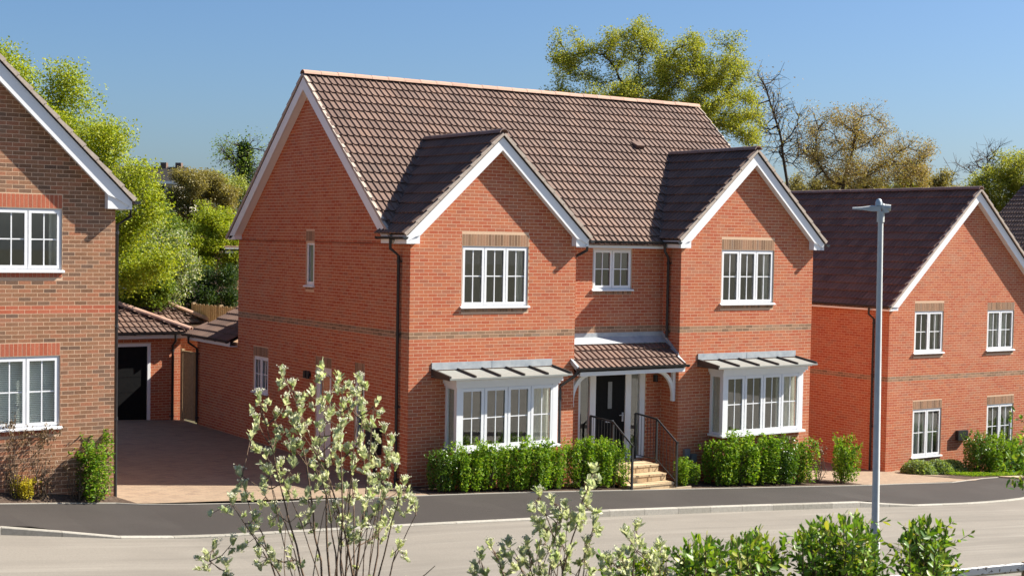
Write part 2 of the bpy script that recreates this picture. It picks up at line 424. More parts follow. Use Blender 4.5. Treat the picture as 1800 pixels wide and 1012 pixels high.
def ridge_run(parent, p0, p1, r=.115, L=.45, name='ridge_tile', m=None):
    p0, p1 = np.array(p0, float), np.array(p1, float); d = p1-p0; n = max(1, round(np.linalg.norm(d)/L)); x = nrm(d)
    y = nrm(np.cross([0, 0, 1], x)); z = np.cross(x, y); l = np.linalg.norm(d)/n
    mb = MB(); K = 7; A = [PI*.04+PI*.92*i/(K-1) for i in range(K)]; V = []
    for xx, rr in ((0, r+.004), (l-.006, r), (0, r-.02)):
        V += [(xx, rr*math.cos(a), rr*.9*math.sin(a)) for a in A]
    mb.add(V, [(i, K+i, K+i+1, i+1) for i in range(K-1)]+[(2*K+i, i, i+1, 2*K+i+1) for i in range(K-1)])
    me = mb.mesh(name, [m or RIDGE])
    for i in range(n):
        objmat(link(name, me, parent), frame_matrix(p0+x*l*i+z*random.uniform(-.003, .003), x, y, z))
def gutter(parent, p0, p1, r=.056, m=None):
    p0, p1 = np.array(p0, float), np.array(p1, float); d = nrm(p1-p0); y = nrm(np.cross([0, 0, 1], d)); mb = MB()
    A = [PI+PI*i/8 for i in range(9)]
    pts = [p0+y*r*math.cos(a)+np.array([0, 0, r*math.sin(a)]) for a in A]+[p0+y*(r-.008)*math.cos(a)+np.array([0, 0, (r-.008)*math.sin(a)]) for a in A[::-1]]
    mb.prism(pts, p1-p0)
    n = int(np.linalg.norm(p1-p0)/.9)+1
    for i in range(n+1):
        q = p0+(p1-p0)*(i/n)
        a = d*.022
        pts = [q-a+y*(r+.008)*math.cos(t)+np.array([0, 0, (r+.010)*math.sin(t)]) for t in A]
        mb.prism(pts, 2*a)
    return mb.build('gutter', m or BLACK, parent)
def downpipe(parent, pts, out, r=.034):
    """round pipe with sockets and wall brackets; out = direction away from the wall"""
    mb = MB(); mb.tube(pts, r, 10); P = [np.array(p, float) for p in pts]
    a, b = P[-2], P[-1]; L = np.linalg.norm(b-a); n = max(1, int(L/1.4))
    for i in range(n+1):
        q = a+(b-a)*min(.98, (i+.08)/(n+.16)); mb.tube([q-np.array([0,0,.03]), q+np.array([0,0,.03])], r+.009, 10)
        o = np.array(out, float); t = np.cross(o, [0, 0, 1])
        for sg in (-1, 1):
            c = q+t*sg*(r+.02)-o*(r+.005); mb.tube([c-np.array([0,0,.015]), c+np.array([0,0,.015])], .016, 6)
    return mb.build('downpipe', BLACK, parent)

# ------------------------------------------------------------------ joinery
def window(parent, F, a0, a1, b0, b1, lights=2, sill=True, bars=(1, 1), curtain=None, room=True, rec=.035, name='window', blind=False, fw=.052, sashw=.05, first=None, deep=1.3):
    mb = MB(); c0, c1 = -rec-.07, -rec
    mb.fbox(F, a0, a1, b0, b0+fw, c0, c1); mb.fbox(F, a0, a1, b1-fw, b1, c0, c1)
    mb.fbox(F, a0, a0+fw, b0+fw, b1-fw, c0, c1); mb.fbox(F, a1-fw, a1, b0+fw, b1-fw, c0, c1)
    mw = .045; iw = (a1-a0-2*fw-mw*(lights-1))/lights
    for i in range(1, lights):
        x = a0+fw+i*iw+(i-1)*mw; mb.fbox(F, x, x+mw, b0+fw, b1-fw, c0, c1)
    W = mb.build(name, WHITE, parent)
    for i in range(lights):
        x0 = a0+fw+i*(iw+mw)-.012; x1 = x0+iw+.024; y0, y1 = b0+fw-.012, b1-fw+.012
        sb = MB(); s0, s1 = c1+.001, c1+.018
        sb.fbox(F, x0, x1, y0, y0+sashw, s0, s1); sb.fbox(F, x0, x1, y1-sashw, y1, s0, s1)
        sb.fbox(F, x0, x0+sashw, y0+sashw, y1-sashw, s0, s1); sb.fbox(F, x1-sashw, x1, y0+sashw, y1-sashw, s0, s1)
        sb.build('casement', WHITE, W)
        gx0, gx1, gy0, gy1 = x0+sashw-.004, x1-sashw+.004, y0+sashw-.004, y1-sashw+.004
        pb = MB(); pb.fbox(F, gx0, gx1, gy0, gy1, c1-.020, c1-.016); pb.build('pane', GLASS, W)
        if bars:
            bb = MB(); nv, nh = bars
            for k in range(1, nv+1):
                xm = gx0+(gx1-gx0)*k/(nv+1); bb.fbox(F, xm-.011, xm+.011, gy0, gy1, c1-.0155, c1-.003)
            for k in range(1, nh+1):
                ym = gy0+(gy1-gy0)*k/(nh+1); bb.fbox(F, gx0, gx1, ym-.011, ym+.011, c1-.0158, c1-.0045)
            bb.build('glazing_bar', WHITE, W)
    if sill:
        sb = MB(); pr = [F(a0-.035, b0+.004, -.06), F(a0-.035, b0+.004, .012), F(a0-.035, b0-.012, .058), F(a0-.035, b0-.04, .058), F(a0-.035, b0-.04, .045), F(a0-.035, b0-.03, -.06)]
        sb.prism(pr, F(a1+.035, 0)-F(a0-.035, 0)); sb.build('sill', WHITE, W)
    if room:
        room_box(W, F, a0+.01, a1-.01, b0+.01, b1-.01, -.125, -deep)
    if curtain:
        for (p, q) in curtain: curtain_sheet(W, F, a0+fw+(a1-a0-2*fw)*p, a0+fw+(a1-a0-2*fw)*q, b0+.03, b1-.03, -.2)
    if blind:
        vb = MB(); n = int((b1-b0-.12)/.034)
        for i in range(n):
            z = b0+.06+i*.034; P = [F(a0+.05, z, -.150), F(a1-.05, z, -.150), F(a1-.05, z+.024, -.165), F(a0+.05, z+.024, -.165)]
            vb.prism(P, F(0, .002, 0)-F(0, 0, 0))
        vb.build('blind', BLIND, W, 'stuff')
    return W
def room_box(parent, F, a0, a1, b0, b1, c0, c1):
    rb = MB(); e = .35
    P = [F(a, b, c) for (a, b, c) in ((a0,b0,c0),(a1,b0,c0),(a1,b1,c0),(a0,b1,c0),(a0-e,b0-.5,c1),(a1+e,b0-.5,c1),(a1+e,b1+.15,c1),(a0-e,b1+.15,c1))]
    rb.add(P, [(4,5,6,7),(0,1,5,4),(1,2,6,5),(2,3,7,6),(3,0,4,7)]); return rb.build('room_interior', ROOM, parent)
def curtain_sheet(parent, F, a0, a1, b0, b1, c):
    n = max(6, int((a1-a0)/.022)); V = []; 
    for i in range(n+1):
        a = a0+(a1-a0)*i/n; d = .028*math.sin(i*1.15)+.01*math.sin(i*.4)
        V += [F(a, b0, c+d), F(a, b1, c+d*.8)]
    cb = MB(); cb.add(V, [(2*i, 2*i+2, 2*i+3, 2*i+1) for i in range(n)], 0, True)
    return cb.build('curtain', CURT, parent)
def barge(parent, F, ac, zap, s, hw, vw, cf, boxw, boxz, sides=(-1, 1), caps=None, soffit=True):
    """bargeboards, boxed eaves and soffits of a gable in the wall frame F"""
    for sg in sides:
        X = lambda d: ac+sg*d
        ze = zap-s*hw; zl = zap-s*(hw-boxw)-vw
        pts = [(0, zap), (hw, ze), (hw, boxz), (hw-.10, boxz), (hw-.045, boxz+.055), (hw-.13, boxz+.10), (hw-boxw*.62, (zl+boxz)/2+.06), (hw-boxw, max(zl, boxz+.09)+.0), (0, zap-vw)]
        mb = MB(); mb.prism([F(X(d), z, cf-.022) for d, z in pts], F(0, 0, .022)-F(0, 0, 0)); mb.build('bargeboard', WHITE, parent)
        bb = MB(); pts = [(hw-.004, ze-.03), (hw-.004, boxz+.003), (hw-boxw, boxz+.003), (hw-boxw, zl+.05)]
        bb.prism([F(X(d), z, .001) for d, z in pts], F(0, 0, cf-.0245)-F(0, 0, 0)); bb.build('gable_box', WHITE, parent)
        if soffit:
            sb = MB(); zz = lambda d: zap-s*d-vw+.035
            sb.prism([F(X(d), z, .002) for d, z in ((0.0, zz(0)), (hw-boxw, zz(hw-boxw)), (hw-boxw, zz(hw-boxw)+.02), (0, zz(0)+.02))], F(0, 0, cf-.026)-F(0, 0, 0))
            sb.build('soffit', WHITE, parent)
def verge_run(parent, p0, p1, side, n, gauge=.345):
    """stepped mortar-bedded verge along a roof edge from eave p0 to ridge p1; side = outward, n = roof normal"""
    p0, p1 = np.array(p0, float), np.array(p1, float); L = np.linalg.norm(p1-p0); k = round(L/gauge); g = L/k; s = nrm(p1-p0); side = nrm(side); n = nrm(n)
    mb = MB(); V = [(x, y, z) for (y, z0, z1) in ((-.03, -.025, .058), (g-.012, -.025, .028)) for (x, z) in ((-.045, z0), (.028, z0), (.028, z1), (-.045, z1))]
    mb.add(V, [(3, 2, 1, 0), (4, 5, 6, 7), (0, 1, 5, 4), (1, 2, 6, 5), (2, 3, 7, 6), (3, 0, 4, 7)])
    me = mb.mesh('verge_cap', [VERGE])
    if np.dot(np.cross(side, s), n) < 0: me.flip_normals()
    for i in range(k): objmat(link('verge_cap', me, parent), frame_matrix(p0+s*g*i, side, s, n))
def slab(parent, name, pts, n, t, m):
    mb = MB(); n = nrm(n); mb.prism([np.array(p, float)-n*t for p in pts], n*t); return mb.build(name, m, parent)
# ================================================================== ground
def sheet(name, poly_pts, dz, m, kind='structure', sub=1.0, zfun=zf, label=None, cat=None):
    """ground sheet over an x-y polygon (list of strips: [(x, y0, y1), ...]) following the fall of the street"""
    V = []; F = []
    for i, (x, y0, y1, *r) in enumerate(poly_pts):
        n = 6
        for j in range(n+1):
            y = y0+(y1-y0)*j/n; d = dz
            if r: d = dz+r[0]*(1-j/n)
            V.append((x, y, zfun(x, y)+d))
    n = 7
    for i in range(len(poly_pts)-1):
        for j in range(n-1): F.append((i*n+j, (i+1)*n+j, (i+1)*n+j+1, i*n+j+1))
    me = bpy.data.meshes.new(name); me.from_pydata(V, [], F); me.materials.append(m); me.update()
    return tagk(link(name, me), label, cat, None, kind)
def lerp_strips(pts, step=.5):
    out = []
    for a, b in zip(pts[:-1], pts[1:]):
        n = max(1, int(abs(b[0]-a[0])/step))
        for i in range(n):
            t = i/n; out.append(tuple(a[k]+(b[k]-a[k])*t for k in range(len(a))))
    out.append(tuple(pts[-1])); return out
# whole terrain: one grid to the horizon
gx = np.concatenate([np.linspace(-1500, -80, 12), np.linspace(-60, 60, 61), np.linspace(80, 1500, 12)])
gy = np.concatenate([np.linspace(-900, -60, 8), np.linspace(-50, 60, 56), np.linspace(75, 400, 14), np.linspace(500, 1800, 8)])
def zterr(x, y):
    if y < -11.2: return zbank(x, y)-.03-(.25 if x > 7 and y > -48 else 0)
    z = zf(x, y)-.16
    return z
V = [(x, y, zterr(x, y)) for y in gy for x in gx]; nx = len(gx)
F = [(j*nx+i, j*nx+i+1, (j+1)*nx+i+1, (j+1)*nx+i) for j in range(len(gy)-1) for i in range(nx-1)]
me = bpy.data.meshes.new('ground'); me.from_pydata(V, [], F); me.materials.append(TERRAIN); me.update()
tagk(link('ground', me), kind='structure')
sheet('road', lerp_strips([(-60, -11.2, -2.6), (60, -11.2, -2.6)], 1.5), -.125, ROADM)
# footway: level behind the upstand kerb, dished to the road where the kerb is dropped
KL = [(-40, -2.9, 0), (-9.3, -2.98, 0), (-8.7, -3.05, 0), (-7.7, -3.40, -.10), (-5.5, -3.46, -.10), (-2.5, -3.58, -.10), (.8, -3.66, -.10), (2.1, -3.6, 0), (6, -3.52, 0), (10.4, -3.52, 0), (11.4, -3.62, -.10), (14, -3.6, -.10), (16, -3.3, -.10), (18.5, -2.5, -.10), (24, -2.4, -.10), (40, -2.4, 0)]
BL = [(-40, -.8), (-8.6, -.62), (-7.4, -.50), (-6.45, -.46), (-5.2, -.84), (-3.9, -1.10), (-.6, -1.14), (12.8, -1.2), (14.2, -1.05), (16.35, -.9), (19, .2), (21.6, .9), (40, 1.0)]
def interp(L, x, k=1):
    for a, b in zip(L[:-1], L[1:]):
        if a[0] <= x <= b[0]: t = (x-a[0])/(b[0]-a[0]); return a[k]+(b[k]-a[k])*t
    return L[-1][k]
xs = sorted(set([round(-40+.4*i, 2) for i in range(201)] + [a[0] for a in KL+BL]))
sheet('footpath', [(x, interp(KL, x)+.13, interp(BL, x), interp(KL, x, 2)) for x in xs], 0.0, TARMAC)
# pale edging strip along the back of the footpath, kerb stones along the front
eb = MB()
for a, b in zip(xs[:-1], xs[1:]):
    y0, y1 = interp(BL, a), interp(BL, b); P = []
    for z in (-.1, .012): P += [(a, y0, zf(a, y0)+z), (b, y1, zf(b, y1)+z), (b, y1+.05, zf(b, y1)+z), (a, y0+.05, zf(a, y0)+z)]
    eb.add(P, [(3,2,1,0),(4,5,6,7),(0,1,5,4),(1,2,6,5),(2,3,7,6),(3,0,4,7)])
tagk(eb.build('path_edging', KERB), kind='structure')
kb = MB(); kb.box(-40, -39.99, -2.6, -2.59, -1, -.9)
kerb = bpy.data.objects.new('kerb', None); COL.objects.link(kerb); kerb['kind'] = 'structure'
dense = []; x = -11.0
while x < 25:
    dense.append(x); x += .915
for a, b in zip(dense[:-1], dense[1:]):
    b2 = b-.007; mb = MB(); P = []
    for (yo, zz) in ((0, -.3), (.128, -.3), (.128, .004), (.016, .004), (0, -.012)):
        for xx in (a, b2): P.append((xx, interp(KL, xx)+yo, zf(xx)+interp(KL, xx, 2)+zz))
    mb.add(P, [(0,1,3,2),(2,3,5,4),(4,5,7,6),(6,7,9,8),(8,9,1,0),(0,2,4,6,8),(9,7,5,3,1)]); mb.build('kerb_stone', KERB, kerb)
nb = MB()
for k in range(40):
    a, b = -22+1.5*k, -22+1.5*(k+1)-.01; P = []
    for z in (-.4, .0): P += [(a, -11.33, zf(a)+z), (b, -11.33, zf(b)+z), (b, -11.2, zf(b)+z), (a, -11.2, zf(a)+z)]
    nb.add(P, [(3,2,1,0),(4,5,6,7),(0,1,5,4),(1,2,6,5),(2,3,7,6),(3,0,4,7)])
tagk(nb.build('near_kerb', KERB), kind='structure')
sheet('added_side_road', lerp_strips([(8.0, -46, -11.21), (34, -46, -11.21)], 1.0), -.12, ROADM)  # unseen road surface, added so the bay window panes reflect pale ground
# drives and planting beds
sheet('driveway', lerp_strips([(-6.42, interp(BL, -6.42)+.05, 13.2), (-.05, -1.13, 13.2)], .5), .004, PAVE)
sheet('planting_bed', lerp_strips([(-9.6, -.18, -.63, .16), (-8.6, -.18, -.57, .15), (-7.4, -.18, -.45, .13), (-6.45, -.18, -.41, .10), (-6.05, -.50, -.54, .0)], .3), .012, MULCH)
sheet('front_bed', lerp_strips([(-.02, -1.12, .0), (.3, -1.14, .0), (5.0, -1.14, .66)], .5), .008, MULCH)
sheet('side_bed', lerp_strips([(6.5, -1.14, .66), (7.44, -1.14, .66), (7.5, -1.14, 0), (12.35, -1.14, .0), (12.75, -1.14, -.5)], .5), .008, MULCH)
sheet('shared_drive', lerp_strips([(11.85, -1.10, 12), (14.2, -1.0, 12), (17.95, -.35, 12), (18.8, .12, 2.9)], .5), .004, PAVE)
sheet('right_bed', lerp_strips([(17.99, .0, 2.99), (19.4, .4, 2.99), (27, 1.05, 2.99)], .5), .006, MULCH)

# ================================================================== main house
W1, W2, WD, YB, DD = 4.328, 7.437, 11.807, .655, 9.188
H = thing('detached_house', 'red brick detached house with two front gables, bay windows and tiled porch', 'house', (0, 0, 0))
BW = Brickwork(H, (0, 0, 0), [RED, BUFF])
TL = Tiling(H, (0, 0, 0))
FB = frame((0, 0, 0), (1, 0, 0), (0, -1, 0))              # bay fronts
FR = frame((0, YB, 0), (1, 0, 0), (0, -1, 0))             # recessed middle
FS = frame((0, DD, 0), (0, -1, 0), (-1, 0, 0))            # left side wall, a = DD - y
FL = frame((W2, YB, 0), (0, -1, 0), (-1, 0, 0))           # left return of the right bay
FRr = frame((W1, 0, 0), (0, 1, 0), (1, 0, 0))             # right return of the left bay
FE = frame((WD, 0, 0), (0, 1, 0), (1, 0, 0))              # right side wall
ST = {-1: 1, -2: 1}
C1, C2, ZA, SG = W1/2, (W2+WD)/2, 7.62, .93               # bay gables: centre, deck apex, slope
ZR, YR, SM = 9.15, 4.92, .863                             # main roof
ZB = -1.0
def gal(c, w0, w1, za, s, ze):
    return lambda b: (w0, w1) if b < ze else (max(w0, c-(za-b)/s), min(w1, c+(za-b)/s))
opL = [dict(a0=1.28, a1=3.02, b0=3.845, b1=5.165, sold=.26, sillh=.125, scls=1), dict(a0=.95, a1=3.54, b0=.76, b1=2.13)]
opR = [dict(a0=8.712, a1=10.46, b0=3.845, b1=5.165, sold=.26, sillh=.125, scls=1), dict(a0=8.47, a1=11.08, b0=.66, b1=2.12)]
opC = [dict(a0=5.29, a1=6.455, b0=4.18, b1=5.14, sold=0, sillh=.125, scls=1), dict(a0=4.95, a1=6.95, b0=.08, b1=2.21)]
wall_skin('wall', H, lambda a, b, c=0.0: FB(a, b, c), W1, ZB, 5.3, opL, (C1, ZA-.10, SG))
def FB2(a, b, c=0.0): return FB(a+W2, b, c)
wall_skin('wall', H, FB2, WD-W2, ZB, 5.3, [dict(o, a0=o['a0']-W2, a1=o['a1']-W2) for o in opR], (C2-W2, ZA-.10, SG))
def FR2(a, b, c=0.0): return FR(a+W1, b, c)
wall_skin('wall', H, FR2, W2-W1, ZB, 5.3, [dict(o, a0=o['a0']-W1, a1=o['a1']-W1) for o in opC])
BW.wall(FB, W1+.01, ZB, gal(C1, 0, W1, ZA-.12, SG, 5.3), opL, bands=ST, rank=1.0)
BW.wall(FB, WD+.01, ZB, gal(C2, W2, WD, ZA-.12, SG, 5.3), opR, bands=ST, rank=1.0)
BW.wall(FR, W2+.01, ZB, lambda b: (W1, W2) if b < 5.25 else (0, 0), opC, bands=ST, rank=.6)
sy = lambda y: DD-y
opS = [dict(a0=sy(5.10), a1=sy(4.64), b0=4.135, b1=5.19, sold=.25, sillh=.10, scls=1), dict(a0=sy(8.17), a1=sy(7.235), b0=1.30, b1=2.215, sold=.25, sillh=.10, scls=1),
       dict(a0=sy(4.50), a1=sy(3.66), b0=.10, b1=2.23, sold=.25, scls=1), dict(a0=sy(2.47), a1=sy(2.00), b0=.62, b1=2.24, sold=.25, sillh=.10, scls=1)]
wall_skin('wall', H, FS, DD, ZB, 5.15, opS, None)
mb = MB(); mb.add([FS(0, 5.15), FS(DD, 5.15), FS(DD, 5.3), FS(DD-YB, 5.3), FS(DD-YR, ZR-.08), FS(0, 5.3)], [(0, 1, 2, 3, 4, 5)]); mb.build('wall', MORTAR, H)
def alS(b):
    if b < 5.3: return (0, DD)
    h = (ZR-.11-b)/SM; return (max(0, DD-YR-h), min(DD-YB, DD-YR+h))
BW.wall(FS, DD+.01, ZB, alS, opS, bands=ST, rank=.25, ph=1)
wall_skin('wall', H, FL, YB, ZB, 5.3); BW.wall(FL, YB+.01, ZB, lambda b: (0, YB) if b < 5.25 else (0, 0), bands=ST, rank=.2, ph=1)
wall_skin('wall', H, FRr, YB, ZB, 5.3); BW.wall(FRr, YB+.01, ZB, lambda b: (0, YB) if b < 5.25 else (0, 0), bands=ST, rank=0, ph=1)
mb = MB(); mb.add([FE(0, -1.5), FE(DD, -1.5), FE(DD, 5.3), FE(YR, ZR-.08), FE(YB, 5.3), FE(0, 5.3)], [(0, 1, 2, 3, 4, 5)]); mb.build('wall', MORTAR, H)
def alE(b):
    if b < 5.3: return (0, DD)
    h = (ZR-.11-b)/SM; return (max(YB, YR-h), min(DD, YR+h))
BW.wall(FE, DD+.01, -1.5, alE, bands=ST, rank=0, ph=1)
mb = MB(); mb.quad((WD, DD, -1.5), (0, DD, -1.5), (0, DD, 5.3), (WD, DD, 5.3)); mb.build('wall', MORTAR, H)
BW.finish(300)
# roofs
OV = .22
def zmain(y): return ZR-SM*abs(y-YR)
def zdorm(x): return max(ZA-SG*abs(x-C1), ZA-SG*abs(x-C2))
LM = 4.52*math.hypot(1, SM); sF = nrm((0, 1, SM)); nF = nrm((0, -SM, 1)); sK = nrm((0, -1, SM)); nK = nrm((0, SM, 1))
slab(H, 'roof', [(-OV, .40, zmain(.40)), (WD+OV, .40, zmain(.40)), (WD+OV, YR, ZR), (-OV, YR, ZR)], nF, .05, DECK)
slab(H, 'roof', [(WD+OV, 9.44, zmain(9.44)), (-OV, 9.44, zmain(9.44)), (-OV, YR, ZR), (WD+OV, YR, ZR)], nK, .05, DECK)
TL.slope((-OV, .38, zmain(.38)), sF, nF, WD+2*OV, LM, keep=lambda p: zdorm(p[0])-p[2] < .28, rank=1)
TL.slope((WD+OV, 9.46, zmain(9.46)), sK, nK, WD+2*OV, LM, rank=0)
ridge_run(H, (-OV-.02, YR, ZR-.005), (WD+OV, YR, ZR-.005), .125)
verge_run(H, (-OV, .38, zmain(.38)), (-OV, YR, ZR), (-1, 0, 0), nF); verge_run(H, (WD+OV, .38, zmain(.38)), (WD+OV, YR, ZR), (1, 0, 0), nF)
verge_run(H, (-OV, 9.46, zmain(9.46)), (-OV, YR, ZR), (-1, 0, 0), nK)
barge(H, FS, DD-YR, ZR-.06, SM, 4.50, .30, OV, .42, 5.19)
FEr = lambda a, b, c=0.0: FE(a, b, c)
barge(H, FEr, YR, ZR-.06, SM, 4.50, .30, OV, .42, 5.19)
HW = 2.37
for c, x0, x1 in ((C1, 0, W1), (C2, W2, WD)):
    yv = lambda z: YR-(ZR-z)/SM
    ze = ZA-SG*(HW+.02); yb, yt = yv(ze), yv(ZA)
    for sg in (-1, 1):
        n = nrm((sg*SG, 0, 1)); s = nrm((-sg, 0, SG)); xe = c+sg*(HW+.02)
        P = [(xe, -.22, ze), (xe, yb+.25, ze), (c, yt+.3, ZA), (c, -.22, ZA)]
        slab(H, 'roof', P if sg < 0 else P[::-1], n, .05, DECK)
        Ls = (HW+.02)*math.hypot(1, SG)
        keep = lambda p: zmain(p[1])-p[2] < .28
        wdt = yt+.45
        if sg < 0: TL.slope((xe-.02*-sg, yt+.23, ze), s, n, wdt, Ls, keep, rank=.35)
        else: TL.slope((xe, -.22, ze), s, n, wdt, Ls, keep, rank=0)
        verge_run(H, (xe, -.22, ze), (c, -.22, ZA), (0, -1, 0), n)
    ridge_run(H, (c, -.25, ZA-.0), (c, yt+.02, ZA-.0), .12, m=toned('brown_ridge_tile', [(0, (.17,.11,.09)), (1, (.20,.13,.105))], .6, .4, 40, .15) if c == C1 else bpy.data.materials['brown_ridge_tile'])
    barge(H, FB, c, ZA-.05, SG, HW, .31, .20, .335, 5.19)
# valley flashing strips of lead
for c in (C1, C2):
    for sg in (-1, 1):
        yv = lambda z: YR-(ZR-z)/SM
        p0 = np.array((c+sg*HW, yv(ZA-SG*HW), ZA-SG*HW)); p1 = np.array((c, yv(ZA), ZA)); mb = MB()
        mb.tube([p0+(0, -.0, .03), p1+(0, 0, .03)], .022, 6); mb.build('valley_lining', LEAD, H)
# vent tile on the main slope
vb = MB(); p = np.array((8.64, 3.30, zmain(3.30)+.05)); u, s, n = np.array((1., 0, 0)), sF, nF
q = lambda a, b, c: p+u*a+s*b+n*c
vb.add([q(-.14,-.08,0), q(.14,-.08,0), q(.14,.25,0), q(-.14,.25,0), q(-.12,-.08,.11), q(.12,-.08,.11), q(.10,.22,.02), q(-.10,.22,.02)], [(4,5,6,7),(0,1,5,4),(1,2,6,5),(2,3,7,6),(3,0,4,7)]); vb.build('roof_vent', TILE, H)
# eaves: fascia, gutters, downpipes
fb = MB(); fb.box(W1+.21, W2-.21, .42, .44, 5.16, 5.33); fb.box(W1+.21, W2-.21, .44, YB-.001, 5.17, 5.19); fb.build('fascia', WHITE, H)
fb = MB(); fb.box(-.20, -.18, -.17, .95, 5.19, 5.37); fb.box(-.18, -.005, -.17, YB, 5.185, 5.2); fb.build('fascia', WHITE, H)
for xx in (W1+.19, W2-.21, WD+.18):
    fb = MB(); fb.box(xx, xx+.02, -.17, .9, 5.19, 5.37); fb.build('fascia', WHITE, H)
gutter(H, (W1+.10, .355, 5.335), (W2-.12, .355, 5.335))
gutter(H, (-.265, -.25, 5.335), (-.265, .98, 5.335)); gutter(H, (W1+.265, -.25, 5.335), (W1+.265, .4, 5.335)); gutter(H, (W2-.265, -.25, 5.335), (W2-.265, .4, 5.335)); gutter(H, (WD+.265, -.25, 5.335), (WD+.265, .9, 5.335))
gutter(H, (-.1, 9.49, 5.3), (WD, 9.49, 5.3))
downpipe(H, [(-.265, .40, 5.29), (-.265, .40, 5.08), (-.06, .40, 4.93), (-.06, .40, .0)], (-1, 0, 0))
downpipe(H, [(W2-.265, .30, 5.29), (W2-.265, .30, 5.10), (W2-.07, .40, 4.95), (W2-.07, .40, 3.02)], (-1, 0, 0))
downpipe(H, [(W1+.265, -.08, 5.29), (W1+.265, -.05, 5.1), (W1+.10, .12, 4.97), (W1+.06, .25, 4.9), (W1+.06, .25, 3.1)], (1, 0, 0))
# windows
window(H, FB, 1.28, 3.02, 3.845, 5.165, 3, curtain=[(.92, 1.0)]); window(H, FB, 8.712, 10.46, 3.845, 5.165, 3, curtain=[(.9, 1.0), (0, .05)])
window(H, FR, 5.29, 6.455, 4.18, 5.14, 2)
window(H, FS, sy(5.10), sy(4.64), 4.135, 5.19, 1, bars=None, curtain=[(0, 1)]); window(H, FS, sy(8.17), sy(7.235), 1.30, 2.215, 2)
window(H, FS, sy(2.47), sy(2.00), .62, 2.24, 1, bars=None, curtain=[(0, 1)])
# side door: white, with a glazed upper half
a0, a1 = sy(4.50), sy(3.66); db = MB(); db.fbox(FS, a0, a0+.06, .10, 2.23, -.11, -.03); db.fbox(FS, a1-.06, a1, .10, 2.23, -.11, -.03); db.fbox(FS, a0+.06, a1-.06, 2.17, 2.23, -.11, -.03); db.fbox(FS, a0, a1, .06, .10, -.11, .04)
D = db.build('side_door', WHITE, H)
db = MB(); db.fbox(FS, a0+.06, a1-.06, .10, 1.15, -.09, -.045); db.fbox(FS, a0+.06, a0+.17, 1.15, 2.17, -.09, -.045); db.fbox(FS, a1-.17, a1-.06, 1.15, 2.17, -.09, -.045); db.fbox(FS, a0+.17, a1-.17, 2.03, 2.17, -.09, -.045); db.build('door_leaf', WHITE, D)
db = MB(); db.fbox(FS, a0+.17, a1-.17, 1.15, 2.03, -.072, -.066); db.build('pane', GLASS, D); room_box(D, FS, a0+.1, a1-.1, .2, 2.1, -.12, -1.2)
db = MB(); db.fbox(FS, a1-.14, a1-.10, 1.02, 1.16, -.045, -.03); db.tube([FS(a1-.12, 1.08, -.03), FS(a1-.12, 1.08, .01), FS(a1-.24, 1.08, .01)], .009, 6); db.build('handle', STEEL, D)
for y, z in ((4.95, 2.0),):
    for yy in (0, .17):
        lb = MB(); lb.tube([FS(sy(y)+yy, z-.09, .07), FS(sy(y)+yy, z+.09, .07)], .045, 10); lb.fbox(FS, sy(y)+yy-.03, sy(y)+yy+.03, z-.04, z+.04, 0, .04); lb.build('wall_light', BLACK, H)
mb = MB(); mb.fbox(FS, sy(1.58), sy(1.15), .55, 1.13, 0, .19); M_ = mb.build('meter_box', BLACK, H); mb = MB(); mb.fbox(FS, sy(1.55), sy(1.18), .58, 1.10, .19, .196); mb.build('meter_door', BMETAL, M_); mb = MB(); mb.tube([FS(sy(1.4), -.1, .05), FS(sy(1.4), .55, .05)], .03, 8); mb.build('cable_pipe', BLACK, M_)
